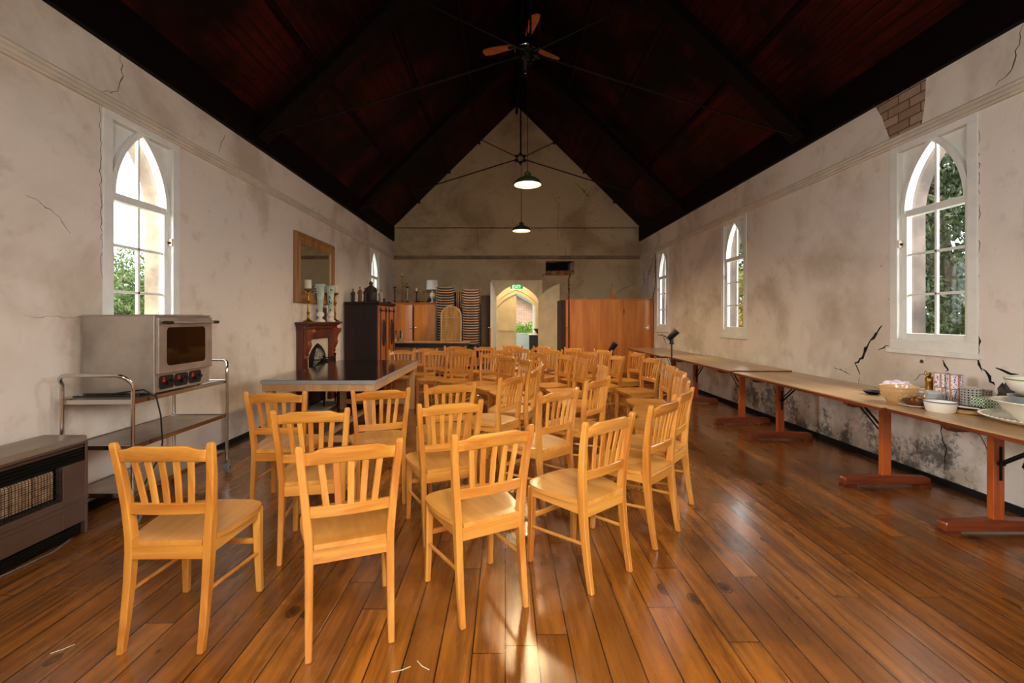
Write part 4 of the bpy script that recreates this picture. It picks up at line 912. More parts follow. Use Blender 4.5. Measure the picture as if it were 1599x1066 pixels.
# ------------------------------------------------------------------ oven, trolley, heater on the left
r = thing('trolley', (-2.76, 3.6, 0), 'chrome three tier trolley on castors carrying the oven', 'trolley')
TX0, TX1, TY0, TY1 = -3.0, -2.52, 3.08, 4.12
for yy, s in ((TY0, -1), (TY1, 1)):
    bm = B(); pts = [(TX0, yy, .11), (TX0, yy, .90)]
    for i in range(5): a = PI/2*i/4; pts.append((TX0-.0+.07*(1-math.cos(a)), yy+s*.05*math.sin(a), .95+.07*math.sin(a)))
    for i in range(5): a = PI/2*i/4; pts.append((TX1-.07+.07*math.sin(a), yy+s*.05*math.cos(a), .95+.07*math.cos(a)))
    pts += [(TX1, yy, .90), (TX1, yy, .11)]
    tube(bm, pts, .0125, 10); obj('handle_frame', bm, M_chrome, r, 0, True)
for z in (.84, .53, .205):
    bm = B(); box(bm, TX0+.012, TX1-.012, TY0+.01, TY1-.01, z-.004, z); sh = obj('shelf', bm, M_steel, r)
    bm = B()
    for a in ((TX0+.008, TX1-.008, TY0+.005, TY0+.012), (TX0+.008, TX1-.008, TY1-.012, TY1-.005), (TX0+.008, TX0+.015, TY0, TY1), (TX1-.015, TX1-.008, TY0, TY1)): box(bm, *a, z-.024, z+.008)
    obj('shelf_lip', bm, M_chrome, sh, .002)
M_rub = plain('grey_rubber', (112, 116, 122), .6, 0, .1)
for x in (TX0, TX1):
    for y in (TY0, TY1):
        bm = B(); hexa(bm, [(x-.017, y-.02, .04), (x-.017, y-.015, .12), (x-.017, y+.045, .04), (x-.017, y+.02, .12), (x-.013, y-.02, .04), (x-.013, y-.015, .12), (x-.013, y+.045, .04), (x-.013, y+.02, .12)])
        hexa(bm, [(x+.013, y-.02, .04), (x+.013, y-.015, .12), (x+.013, y+.045, .04), (x+.013, y+.02, .12), (x+.017, y-.02, .04), (x+.017, y-.015, .12), (x+.017, y+.045, .04), (x+.017, y+.02, .12)]); box(bm, x-.017, x+.017, y-.015, y+.02, .115, .125)
        cs = obj('castor', bm, M_steel, r)
        bm = B(); tube(bm, [(x-.011, y+.02, .05), (x+.011, y+.02, .05)], .05, 24); obj('wheel', bm, M_rub, cs)
        bm = B(); tube(bm, [(x-.018, y+.02, .05), (x+.018, y+.02, .05)], .014, 12); obj('hub', bm, M_chrome, cs)
r = thing('convection_oven', (-2.77, 3.56, .85), 'stainless steel countertop oven with glass door and three black control plates', 'oven')
ox0, ox1, oy0, oy1, oz0, oz1 = -3.03, -2.515, 3.26, 3.87, .862, 1.42
bm = B(); box(bm, ox0, ox1, oy0, oy1, oz0, oz1); 
for x in (ox0+.05, ox1-.05):
    for y in (oy0+.05, oy1-.05): lathe(bm, [(.018, 0), (.018, .02)], (x, y, .842), 10)
obj('body', bm, M_steel, r, .004)
bm = B(); box(bm, ox0-.0, ox1+.01, oy0-.003, oy1+.003, oz1-.004, oz1+.006); obj('top_plate', bm, M_steel, r, .002)
bm = B(); box(bm, ox1+.001, ox1+.028, oy0+.006, oy1-.006, oz0+.135, oz1-.012); dr = obj('door', bm, M_steel, r, .004)
def rrect(a0, a1, b0, b1, q, n=5):
    out = []
    for cx, cy, s in ((a1-q, b1-q, 0), (a0+q, b1-q, 1), (a0+q, b0+q, 2), (a1-q, b0+q, 3)):
        for i in range(n+1): a = PI/2*(s+i/n); out.append((cx+q*math.cos(a), cy+q*math.sin(a)))
    return out
fo = lambda u, v, d: (ox1+.028+d, u, v)
bm = B(); prism(bm, rrect(oy0+.085, oy1-.10, oz0+.19, oz1-.085, .03), fo, -.002, .0025); obj('glass_pane', bm, M_glassd, dr)
bm = B(); tube(bm, [fo(oy0+.035, oz1-.05, .045), fo(oy1-.02, oz1-.05, .045)], .009, 10); hb = obj('handle', bm, M_steel, dr, 0, True)
bm = B()
for y in (oy0+.05, oy1-.03): tube(bm, [fo(y-.035, oz1-.05, .045), fo(y+.03, oz1-.05, .045)], .013, 10); tube(bm, [fo(y, oz1-.05, .045), fo(y, oz1-.05, 0)], .010, 8)
obj('handle_grip', bm, M_black, dr, 0, True)
M_red = plain('red_lens', (190, 24, 28), .3, 0, .05); 
fq = lambda u, v, d: (ox1+d, u, v)
for i in range(3):
    y = oy0+.045+i*.155; bm = B(); prism(bm, rrect(y, y+.14, oz0+.02, oz0+.118, .022), fq, .001, .006); pl = obj('control_plate', bm, M_black, r)
    bm = B(); prism(bm, [(y+.022, oz0+.072), (y+.052, oz0+.072), (y+.044, oz0+.104), (y+.03, oz0+.104)], fq, .005, .009); obj('red_marker', bm, M_red, pl)
    for yy, zz in ((y+.075, oz0+.062), (y+.112, oz0+.070)):
        bm = B(); tube(bm, [fq(yy, zz, .006), fq(yy, zz, .022)], .017, 16); prism(bm, [(yy-.017, zz-.004), (yy+.017, zz-.004), (yy+.017, zz+.004), (yy-.017, zz+.004)], fq, .02, .029); obj('knob', bm, M_black, pl)
bm = B(); tube(bm, [(-3.0, 3.20, .853), (-2.98, 3.14, .86), (-2.8, 3.10, .866), (-2.62, 3.13, .87), (-2.58, 3.2, .866), (-2.7, 3.22, .855), (-2.95, 3.2, .862), (-2.9, 3.13, .874), (-2.7, 3.12, .88), (-2.545, 3.20, .90), (-2.50, 3.26, .84), (-2.49, 3.29, .70), (-2.485, 3.30, .50), (-2.50, 3.29, .40), (-2.56, 3.22, .215)], .0055, 8); tag(obj('power_cord', bm, M_black, None, 0, True), 'black power cord coiled by the oven and hanging down from the trolley', 'cord')
bm = B(); hexa(bm, [(-2.86, 3.5, oz1+.007), (-2.86, 3.5, oz1+.011), (-2.86, 3.84, oz1+.007), (-2.86, 3.84, oz1+.011), (-2.56, 3.55, oz1+.007), (-2.56, 3.55, oz1+.011), (-2.56, 3.86, oz1+.007), (-2.56, 3.86, oz1+.011)]); tag(obj('baking_tray', bm, M_steel), 'thin flat baking tray lying on top of the oven', 'tray')

M_hb = plain('brown_heater_enamel', (98, 76, 66), .35, .3, .06, 5, 0, None, .2); M_hbt = plain('taupe_heater_top', (140, 122, 106), .35, .2, .06, 5)
r = thing('gas_heater', (-2.9, 2.48, 0), 'brown gas space heater with wire guard against the left wall', 'heater')
hx0, hx1, hy0, hy1 = -3.03, -2.74, 1.86, 2.99
bm = B(); box(bm, hx0, hx1-.066, hy0+.01, hy1-.01, .0, .63); obj('casing', bm, M_black, r)
bm = B(); prism(bm, [(hy0, .60), (hy1, .60), (hy1, .638), (hy0, .638)], lambda u, v, d: (hx0+d, u, v), 0, .29+.0); obj('top_panel', bm, M_hbt, r, .008, seg=2)
fh = lambda u, v, d: (hx1+d, u, v)
bm = B(); cells(bm, fh, hy0, hy1, .085, .60, [(hy0+.02, hy1-.02, .478, .585), (hy0+.17, hy1-.17, .27, .478)], -.06, 0)
cells(bm, fh, hy0, hy1, .20, .215, [], -.02, .006); cells(bm, fh, hy0, hy1, .23, .245, [], -.02, .008)
hexa(bm, [fh(hy1-.17, .27, -.06), fh(hy1-.17, .478, -.06), fh(hy1-.17, .27, -.04), fh(hy1-.17, .478, -.04), fh(hy1-.10, .27, -.01), fh(hy1-.10, .478, -.01), fh(hy1-.10, .27, 0), fh(hy1-.10, .478, 0)])
obj('front_panel', bm, M_hb, r, .003)
bm = B(); box(bm, hx0, hx1+.002, hy1-.02, hy1, .0, .60); box(bm, hx0, hx1+.002, hy0, hy0+.02, .0, .60); obj('end_panel', bm, M_hb, r, .004)
for k in range(5): bm = B(); beam(bm, fh(hy0+.02, .492+k*.02, -.012), fh(hy1-.02, .492+k*.02, -.012), .02, .005, (.5, 0, 1)); obj('louvre', bm, M_hb if k == 4 else M_black, r)
M_rad = plain('pale_radiant_brick', (206, 172, 136), .8, 0, .25, 18, .6, (150, 108, 78))
for k in range(6):
    y = hy0+.20+k*.125; bm = B(); box(bm, hx1-.055, hx1-.04, y, y+.115, .29, .46); obj('radiant_panel', bm, M_rad, r, .002)
bm = B(); cells(bm, fh, hy0+.17, hy1-.17, .27, .478, [], -.062, -.058); obj('radiant_backing', bm, M_black, r)
bm = B()
for k in range(44): y = hy0+.18+k*.0178; tube(bm, [fh(y, .272, -.004), fh(y, .285, .006), fh(y, .465, .006), fh(y, .478, -.004)], .0016, 5)
for k in range(15): z = .285+k*.0128; tube(bm, [fh(hy0+.17, z, -.004), fh(hy0+.18, z, .006), fh(hy1-.185, z, .006), fh(hy1-.172, z, -.004)], .0014 if k % 3 else .0022, 5)
obj('wire_guard', bm, M_iron, r)
bm = B(); cells(bm, fh, hy0+.03, hy1-.05, .012, .075, [], -.05, -.012); lg = obj('lower_grille', bm, M_black, r)
bm = B()
for k in range(6): beam(bm, fh(hy0+.03, .016+k*.0115, -.008), fh(hy1-.05, .016+k*.0115, -.008), .008, .003)
obj('grille_bar', bm, M_iron, lg)
bm = B(); tube(bm, [(-2.76, 2.9, .006), (-2.70, 2.72, .006), (-2.72, 2.5, .006), (-2.76, 2.3, .006), (-2.7, 2.1, .006)], .004, 6); tag(obj('thin_cord', bm, M_rub, None, 0, True), 'thin pale cord lying on the floor along the gas heater', 'cord')

# ------------------------------------------------------------------ fireplace, mirror and mantel things
r = thing('fireplace', (-2.96, 7.28, 0), 'small mahogany fireplace surround with carved corbels on the left wall', 'fireplace')
FX = -2.97; fm = lambda u, v, d: (XL+d, u, v)
M_slab = plain('pale_fire_slab', (206, 196, 176), .7, 0, .12, 6, .2)
for y in (6.66, 7.72): bm = B(); box(bm, XL+.002, FX, y, y+.19, 0, 1.24); box(bm, XL+.002, FX+.02, y-.015, y+.205, 0, .14); box(bm, XL+.002, FX+.012, y+.03, y+.16, .2, .9); obj('pilaster', bm, M_mahog, r, .004)
bm = B(); box(bm, XL+.002, FX, 6.85, 7.72, 1.08, 1.24); box(bm, XL+.002, FX+.015, 6.9, 7.67, 1.10, 1.22); obj('frieze', bm, M_mahog, r, .004)
bm = B(); box(bm, XL+.002, -2.86, 6.60, 8.0, 1.315, 1.345); box(bm, XL+.002, -2.89, 6.63, 7.97, 1.29, 1.315); box(bm, XL+.002, -2.93, 6.65, 7.95, 1.24, 1.29); obj('mantel_shelf', bm, M_mahog, r, .006)
M_carv = wood('carved_mahogany', (168, 78, 34), (112, 46, 20), 2, .4, .3)
for y in (6.70, 7.76):
    bm = B(); prism(bm, [(0, 1.24), (.14, 1.24), (.15, 1.19), (.10, 1.14), (.075, 1.06), (.09, 1.0), (.06, .93), (.03, .86), (.035, .80), (0, .76)], lambda u, v, d: (FX-.005+u, y+d, v), 0, .11)
    for z, q in ((1.16, .035), (1.04, .026), (.96, .022), (.86, .018)):
        lathe(bm, [(.001, -q), (q*.8, -q*.6), (q, 0), (q*.8, q*.6), (.001, q)], (FX+.055+q*.6-.02*(1.2-z)*3, y+.055, z), 10, False)
    obj('corbel', bm, M_carv, r, .006)
bm = B(); cells(bm, fm, 6.85, 7.72, 0, 1.08, [(6.97, 7.60, 0, 1.08)], .002, .05)
arch_fill(bm, fm, 6.97, 7.60, 7.285, .315, .80, .20, 1.08, .002, .05); obj('stone_slab', bm, M_slab, r)
bm = B(); arch_band(bm, fm, 7.285, .295, .80, .18, .02, .05, .062); cells(bm, fm, 6.97, 6.99, 0, .80, [], .05, .062); cells(bm, fm, 7.58, 7.60, 0, .80, [], .05, .062); obj('arch_rim', bm, M_iron, r)
bm = B(); cells(bm, fm, 6.97, 7.6, .0, 1.0, [], .003, .008); obj('black_back', bm, M_black, r)  # flat black sheet across the fireplace opening
bm = B(); prism(bm, [(7.20, .58), (7.56, .58), (7.57, .80), (7.46, .90), (7.34, .93), (7.24, .78)], fm, .008, .03); obj('ash_stone', bm, plain('grey_ash', (166, 156, 148), .95, 0, .3, 16, .7, (104, 94, 88)), r, .01)
bm = B(); box(bm, XL+.002, -2.70, 6.75, 7.8, .001, .035); obj('hearth', bm, M_slab, r, .006)
r = thing('fire_basket', (-2.86, 7.26, .035), 'black iron fire basket standing in the fireplace opening', 'fire basket')
bm = B()
for z in (.54, .64, .76): tube(bm, [(XL+.09, 7.0, z), (-2.80, 7.02, z), (-2.77, 7.26, z), (-2.80, 7.5, z), (XL+.09, 7.52, z)], .009, 6)
for k in range(9): a = -1+k/4; tube(bm, [(-2.80+.03*(1-a*a), 7.26+.24*a, .52), (-2.80+.03*(1-a*a), 7.26+.24*a, .78)], .006, 6)
obj('bars', bm, M_iron, r)
bm = B()
for y in (7.03, 7.49): tube(bm, [(-2.80, y, .036), (-2.80, y, .80)], .012, 8); lathe(bm, [(.012, 0), (.022, .015), (.012, .035)], (-2.80, y, .80), 10)
obj('leg', bm, M_iron, r)
bm = B(); rd = random.Random(8)
for k in range(9): tube(bm, [(rd.uniform(-2.96, -2.85), rd.uniform(7.05, 7.3), .57+k*.02), (rd.uniform(-2.96, -2.85), rd.uniform(7.3, 7.48), .59+k*.02)], .02, 7)
obj('charred_logs', bm, M_black, r)
r = thing('fire_guard', (-2.84, 8.07, 0), 'black mesh fire guard propped right of the fireplace', 'fire guard')
bm = B(); tube(bm, [(-2.92, 7.95, .01), (-2.92, 7.95, .58), (-2.90, 7.98, .62), (-2.78, 8.16, .62), (-2.76, 8.19, .58), (-2.76, 8.19, .01)], .008, 6); obj('frame', bm, M_iron, r)
bm = B()
for k in range(14): t = (k+.5)/14; tube(bm, [(-2.92+.16*t, 7.95+.24*t, .03), (-2.92+.16*t, 7.95+.24*t, .61)], .004, 4)
for k in range(26): z = .04+k*.022; tube(bm, [(-2.92, 7.95, z), (-2.76, 8.19, z)], .004, 4)
obj('mesh_panel', bm, M_iron, r)
r = thing('wall_mirror', (-3.03, 7.3, 1.63), 'large mirror in a waxed pine frame hanging above the fireplace', 'mirror')
y0, y1, z0, z1 = 6.56, 8.06, 1.63, 2.675; fw = .17
prof = [(0, .003), (0, .035), (.02, .05), (.06, .055), (.075, .04), (.13, .034), (.14, .045), (.165, .04), (.17, .025), (.17, .003)]
rings = []
bm = B()
for (cy, cz, sy, sz) in ((y0, z0, 1, 1), (y1, z0, -1, 1), (y1, z1, -1, -1), (y0, z1, 1, -1)):
    rings.append([bm.verts.new((XL+d, cy+sy*o, cz+sz*o)) for o, d in prof])
for i in range(4):
    a, b = rings[i], rings[(i+1) % 4]
    for k in range(len(prof)-1): bm.faces.new((a[k], a[k+1], b[k+1], b[k]))
obj('frame', bm, M_pine, r)
bm = B(); box(bm, XL+.004, XL+.02, y0+.165, y1-.165, z0+.165, z1-.165); obj('mirror_glass', bm, M_mirror, r)
def candlestick(x, y, z, h, label, ch=.13, s=1.0, group='brass candlesticks on the mantel', mat=None):
    r = thing('candlestick', (x, y, z), label, 'candlestick', group); m = mat or M_brass; k = h/.49
    prof = [(.072, 0), (.074, .008), (.06, .02), (.03, .035), (.018, .05), (.016, .12), (.026, .135), (.016, .15), (.013, .26), (.018, .30), (.034, .315), (.034, .325), (.018, .335), (.015, .43), (.024, .45), (.055, .465), (.062, .485), (.058, .49)]
    bm = B(); lathe(bm, [(a*s, b*k) for a, b in prof], (x, y, z), 20); obj('stem', bm, m, r, 0, True)
    if ch:
        bm = B(); lathe(bm, [(.047*s, 0), (.048*s, .004), (.048*s, ch-.006), (.043*s, ch), (.03*s, ch-.008), (.001, ch-.01)], (x, y, z+h+.001), 24); cd = obj('candle', bm, M_candle, r, 0, True)
        bm = B(); tube(bm, [(x, y, z+h+ch-.012), (x+.002, y, z+h+ch+.008)], .0015, 5); obj('wick', bm, M_black, cd)
candlestick(-2.955, 6.82, 1.346, .50, 'brass candlestick with a fat cream candle at the near end of the mantel')
candlestick(-2.965, 7.93, 1.346, .50, 'brass candlestick with a cream candle at the far end of the mantel, behind the vases')
M_verd = plain('chipped_pale_green_paint', (206, 220, 208), .6, 0, .12, 10, .3, (170, 188, 174))
for y, lb in ((7.27, 'tall tapering pale green fluted vase, the nearer of two on the mantel'), (7.70, 'tall tapering pale green fluted vase, the farther, with dark chips down its side')):
    r = thing('fluted_vase', (-2.95, y, 1.346), lb, 'vase', 'pale green mantel vases')
    bm = B(); lathe(bm, [(.078, 0), (.075, .02), (.05, .04), (.028, .055), (.03, .07), (.056, .10), (.060, .125), (.045, .155), (.028, .165)], (-2.955, y, 1.346), 24); obj('foot', bm, M_enamw, r, 0, True)
    bm = B(); lathe(bm, [(.034, .16), (.036, .18), (.062, .55), (.072, .585), (.078, .59), (.076, .60), (.064, .595), (.05, .5), (.02, .2)], (-2.955, y, 1.346), 60, True, rad=lambda a: 1+.04*math.cos(12*a)); bd = obj('body', bm, M_verd, r, 0, True)
    if y > 7.5:
        rd = random.Random(2); bm = B()
        for k in range(12):
            z = 1.346+rd.uniform(.18, .54); a = rd.uniform(-1.9, -.9); q = .034+(z-1.346-.17)*.075+.0015; box(bm, -2.955+q*math.cos(a)-.006, -2.955+q*math.cos(a)+.006, y+q*math.sin(a)-.003, y+q*math.sin(a)+.003, z-rd.uniform(.006, .03), z+.01)
        obj('paint_chip', bm, M_black, bd)
bm = B(); box(bm, -3.03, -2.985, 7.36, 7.62, 1.346, 1.58); tag(obj('picture_block', bm, M_darkw, None, .01), 'small dark wooden block leaning on the wall between the two vases', 'block')

# ------------------------------------------------------------------ big dark wardrobe with figurines
WX0, WX1, WY0, WY1, WT = -3.03, -2.39, 8.58, 9.88, 1.715
r = thing('carved_wardrobe', (-2.7, 9.2, 0), 'big dark wardrobe with an orange carved front and oval ornament, beside the fireplace', 'wardrobe')
bm = B(); box(bm, WX0, WX1-.03, WY0+.01, WY1-.01, .0, WT-.03)
for x in (WX0+.02, WX0+.22, WX0+.43): box(bm, x, x+.012, WY0+.006, WY0+.012, .05, WT-.05)
obj('body', bm, M_darkw, r, .003)
bm = B(); box(bm, WX0-.0, WX1+.015, WY0-.01, WY1+.01, WT-.035, WT); box(bm, WX0, WX1+.005, WY0, WY1, WT-.06, WT-.035); obj('cornice', bm, M_darkw, r, .006)
M_carvo = wood('orange_carved_oak', (196, 116, 48), (140, 72, 26), 2, .38, .3)
fw_ = lambda u, v, d: (WX1-.03+d, u, v)
for i, y in enumerate((WY0+.02, (WY0+WY1)/2+.005)):
    y2 = y+(WY1-WY0)/2-.03; ym = (y+y2)/2
    bm = B(); cells(bm, fw_, y, y2, .42, WT-.07, [], 0, .03); d = obj('door', bm, M_carvo, r, .004)
    bm = B(); cells(bm, fw_, y+.10, y+.13, .44, WT-.09, [], .03, .042); cells(bm, fw_, y2-.13, y2-.10, .44, WT-.09, [], .03, .042); cells(bm, fw_, y+.04, y2-.04, WT-.17, WT-.15, [], .03, .04)
    for yy in (y+.115, y2-.115): tube(bm, [fw_(yy, WT-.16, .03), fw_(yy, WT-.16, .055)], .03, 12)
    obj('dark_moulding', bm, M_darkw, d)
    bm = B(); prism(bm, [(ym+.095*math.cos(a), 1.12+.26*math.sin(a)) for a in [2*PI*k/28 for k in range(28)]], fw_, .03, .045); o = obj('oval_panel', bm, M_mahog, d, .004)
    bm = B(); tube(bm, [fw_(ym, .86, .05), fw_(ym, 1.38, .05)], .010, 6); tube(bm, [fw_(ym-.07, 1.14, .05), fw_(ym+.07, 1.14, .05)], .010, 6); tube(bm, [fw_(ym+.085*math.cos(a), 1.12+.25*math.sin(a), .047) for a in [2*PI*k/28 for k in range(28)]], .008, 5, closed=True); obj('oval_carving', bm, M_darkw, o)
bm = B(); cells(bm, fw_, WY0+.02, WY1-.02, .08, .40, [], 0, .028); dr = obj('drawer', bm, M_darkw, r, .004)
for y in (WY0+.35, WY1-.35): bm = B(); tube(bm, [fw_(y-.05, .25, .03), fw_(y-.05, .25, .05), fw_(y+.05, .25, .05), fw_(y+.05, .25, .03)], .005, 6); obj('handle', bm, M_brass, dr)
M_fig = plain('dark_carved_figure', (58, 42, 34), .6, 0, .2, 9, .3); M_figb = plain('brown_carved_figure', (132, 102, 76), .6, 0, .25, 12, .3); M_figw = plain('grey_white_plaster', (176, 166, 154), .7, 0, .2, 10, .3)
def figure(x, y, h, wd, mat, label, seat=False):
    r = thing('figurine', (x, y, WT), label, 'figurine', 'figurines on top of the dark wardrobe'); k = h; w_ = wd/2
    bm = B(); lathe(bm, [(w_*1.0, 0), (w_*1.05, .06*k), (w_*.8, .09*k), (w_*.95, .22*k), (w_*(.85 if not seat else 1.0), .42*k), (w_*(.9 if not seat else .85), .60*k), (w_*.75, .72*k), (w_*.30, .79*k), (w_*.24, .82*k)], (x, y, WT), 16, True, sy=.75); obj('robe', bm, mat, r, 0, True)
    bm = B(); q = min(w_*.42, .10*k); lathe(bm, [(.001, -q*1.1), (q*.7, -q*.8), (q*.95, 0), (q*.8, q*.7), (.001, q*1.15)], (x, y-.005, WT+.89*k), 14, False); obj('head', bm, mat, r, 0, True)
    bm = B()
    for s in (-1, 1): tube(bm, [(x+s*w_*.75, y, WT+.68*k), (x+s*w_*.95, y-w_*.3, WT+.52*k), (x+s*w_*.25, y-w_*.75, WT+.50*k)], [w_*.22, w_*.2, w_*.14], 7)
    obj('arms', bm, mat, r, 0, True)
    if seat:
        bm = B(); box(bm, x-w_*1.25, x+w_*1.25, y-w_*.7, y+w_*.8, WT, WT+.10*k); prism(bm, [(x-w_*.9, WT+.1*k), (x-w_*.95, WT+.62*k), (x-w_*.5, WT+.74*k), (x+w_*.5, WT+.74*k), (x+w_*.95, WT+.62*k), (x+w_*.9, WT+.1*k)], lambda u, v, d: (u, y+d, v), w_*.3, w_*.6); obj('throne', bm, mat, r, .004)
figure(-2.90, 8.68, .26, .08, M_fig, 'small dark figurine, leftmost on top of the dark wardrobe')
figure(-2.80, 8.78, .31, .09, M_figb, 'brown carved figurine second from the left on the dark wardrobe')
figure(-2.72, 8.82, .30, .06, M_fig, 'slim dark figurine left of the large seated one on the dark wardrobe')
figure(-2.66, 9.02, .42, .22, M_fig, 'large dark seated figurine in the middle of the wardrobe top', True)
figure(-2.48, 9.05, .27, .09, M_figw, 'pale grey figurine in front of the small far window on the dark wardrobe')
bm = B(); lathe(bm, [(.03, 0), (.035, .02), (.02, .05), (.028, .08), (.001, .10)], (-2.46, 9.25, WT), 12); tag(obj('small_pot', bm, M_fig, None, 0, True), 'small dark pot right of the pale figurine on the wardrobe', 'pot')
bm = B(); lathe(bm, [(.001, 0), (.05, 0), (.055, .02), (.03, .035), (.001, .04)], (-2.44, 9.55, WT), 14, sy=1.6); tag(obj('small_dish', bm, M_fig, None, 0, True), 'low dark dish at the right end of the dark wardrobe top', 'dish')

# ------------------------------------------------------------------ cupboard on the far wall with candle stands and lamp
r = thing('veneer_cupboard', (-2.3, 11.8, 0), 'orange veneered two door cupboard against the far wall behind the counter', 'cupboard')
CY = 11.35; cz = 1.80
bm = B(); box(bm, -2.95, -1.72, CY, YB-.02, 0, cz-.03); obj('body', bm, M_ply, r, .004)
bm = B(); box(bm, -2.97, -1.70, CY-.03, YB-.02, cz-.03, cz); obj('top', bm, M_ply, r, .008)
for x0, x1, kx in ((-2.93, -2.315, -2.345), (-2.27, -1.74, -2.22)):
    bm = B(); pr = None
    for i in range(11):
        t = i/10; x = x0+(x1-x0)*t; y = CY-.018-.035*math.sin(PI*t)*(1 if x1 < -2.3 else .2)
        ring = [bm.verts.new(p) for p in ((x, y, .12), (x, y, cz-.07), (x, CY-.001, cz-.07), (x, CY-.001, .12))]
        if pr:
            for k in range(4): bm.faces.new((pr[k], pr[(k+1) % 4], ring[(k+1) % 4], ring[k]))
        else: bm.faces.new(ring[::-1])
        pr = ring
    bm.faces.new(pr); d = obj('door', bm, M_ply, r, 0, True)
    bm = B(); lathe(bm, [(.004, 0), (.010, .004), (.018, .012), (.018, .02), (.010, .026)], (0, 0, 0), 14); bm.transform(Matrix.Translation((kx, CY-.02, 1.16)) @ Matrix.Rotation(PI/2, 4, 'X')); obj('knob', bm, M_chrome, d, 0, True)
bm = B(); box(bm, -2.31, -2.275, CY-.012, CY-.001, .12, cz-.07); obj('dark_gap', bm, M_black, r)
def stand(x, y, z, h, label, cup=.04, candle=0, arms=False, mat=None, r0=.05, glass=False):
    r = thing('candle_stand', (x, y, z), label, 'candle stand', 'candle stands on the cupboard'); m = mat or M_brass
    prof = [(r0, 0), (r0, .01), (r0*.5, .03), (.012, .045), (.010, h*.3), (.02, h*.33), (.010, h*.37), (.009, h*.7), (.018, h*.73), (.009, h*.77), (.010, h-.03), (cup, h-.012), (cup*1.05, h), (cup*.4, h-.004)]
    bm = B(); lathe(bm, prof, (x, y, z), 14); obj('stem', bm, m, r, 0, True)
    if glass: bm = B(); lathe(bm, [(.022, .05), (.022, h-.05)], (x, y, z), 14); obj('glass_column', bm, plain('green_glass', (150, 160, 90), .2, 0, .1), r, 0, True)
    if arms:
        for s, zz in ((-1, .38), (1, .62), (1, .36)):
            bm = B(); tube(bm, [(x, y, z+h*zz), (x+s*.06, y, z+h*zz-.03), (x+s*.11, y, z+h*zz+.01), (x+s*.12, y, z+h*zz+.05)], .006, 6); lathe(bm, [(.006, 0), (.035, .012), (.038, .02), (.01, .016)], (x+s*.12, y, z+h*zz+.05), 12); obj('arm', bm, m, r, 0, True)
    if candle: bm = B(); lathe(bm, [(.022, 0), (.022, candle), (.001, candle)], (x, y, z+h), 12); obj('candle', bm, M_candle, r, 0, True)
stand(-2.80, 11.55, cz, .40, 'short dark candle stand farthest left on the cupboard, against the corner', .045, 0, False, M_iron)
stand(-2.63, 11.6, cz, .68, 'tallest candelabrum with side arms and a white candle on the cupboard', .06, .06, True, M_brass)
stand(-2.47, 11.5, cz, .40, 'dark candle stand with a pale green column, right of the tall candelabrum', .04, 0, False, M_iron, .04, True)
stand(-2.24, 11.5, cz, .28, 'iron candle stand with a white candle in the middle of the cupboard top', .05, .09, False, M_iron, .055)
stand(-2.16, 11.62, cz, .24, 'little brass candle stand between the white candle and the lamp', .02, 0, False, M_brass, .03)
stand(-2.07, 11.55, cz, .28, 'slim brass stand with a flat top just left of the table lamp', .045, 0, False, M_brass, .03)
bm = B(); prism(bm, [(-2.06, cz), (-1.92, cz), (-1.94, cz+.16), (-1.965, cz+.15)], lambda u, v, d: (u, 11.75+d, v), 0, .12); tag(obj('folded_stand', bm, M_black), 'black wedge shaped object behind the table lamp', 'wedge')
bm = B(); box(bm, -2.30, -2.10, 11.8, 11.95, cz, cz+.05); tag(obj('black_case', bm, M_black, None, .01), 'flat black case lying behind the candle stands on the cupboard', 'case')
r = thing('table_lamp', (-1.86, 11.6, cz), 'table lamp with a white drum shade and cream turned base on the cupboard', 'lamp')
bm = B(); lathe(bm, [(.07, 0), (.07, .015), (.035, .03), (.02, .06), (.025, .09), (.055, .13), (.07, .19), (.06, .235), (.03, .26), (.02, .28), (.03, .29), (.012, .31), (.012, .36)], (-1.86, 11.6, cz), 20); obj('base', bm, M_cream, r, 0, True)
M_lsh = plain('white_fabric_shade', (236, 236, 236), .9, 0, .02, 3)
bm = B(); lathe(bm, [(.155, .33), (.135, .57)], (-1.86, 11.6, cz), 28, False); lathe(bm, [(.151, .33), (.131, .57)], (-1.86, 11.6, cz), 28, False); obj('lamp_shade', bm, M_lsh, r, 0, True)

# narrow counter, tumblers, rattan panel
r = thing('narrow_counter', (-1.75, 10.6, 0), 'narrow counter with a thin pale top and black apron before the cupboard', 'table')
bm = B(); box(bm, -2.92, -.835, 10.35, 10.95, .835, .86); obj('table_top', bm, M_ttop, r, .003)
bm = B(); box(bm, -2.90, -.86, 10.40, 10.42, .75, .835); box(bm, -2.90, -.86, 10.88, 10.90, .75, .835); obj('apron', bm, M_black, r)
for x in (-2.88, -.92):
    for y in (10.42, 10.85): bm = B(); box(bm, x, x+.04, y, y+.04, 0, .835); obj('leg', bm, M_black, r)
bm = B(); box(bm, -2.84, -.96, 10.80, 10.82, .1, .74); obj('lit_wall_board', bm, M_pale, r)  # pale board standing in for the lit back wall under the counter
for i, (x, lb) in enumerate(((-2.55, 'tall polished metal tumbler partly behind the carved wardrobe, on the narrow counter'), (-2.42, 'tall polished metal tumbler standing free on the left of the narrow counter'))):
    bm = B(); lathe(bm, [(.001, 0), (.052, 0), (.058, .01), (.042, .25), (.044, .255), (.038, .25), (.05, .01), (.001, .008)], (x, 10.55, .86), 20, False); tag(obj('metal_tumbler', bm, M_chrome, None, 0, True), lb, 'tumbler', 'metal tumblers')
M_rat = wood('rattan_cane', (206, 170, 112), (150, 112, 62), 2, .6, 0, 40, bump=.3)
r = thing('rattan_panel', (-1.28, 10.80, .86), 'arched woven rattan panel standing on the narrow counter before the stacked chairs', 'rattan panel')
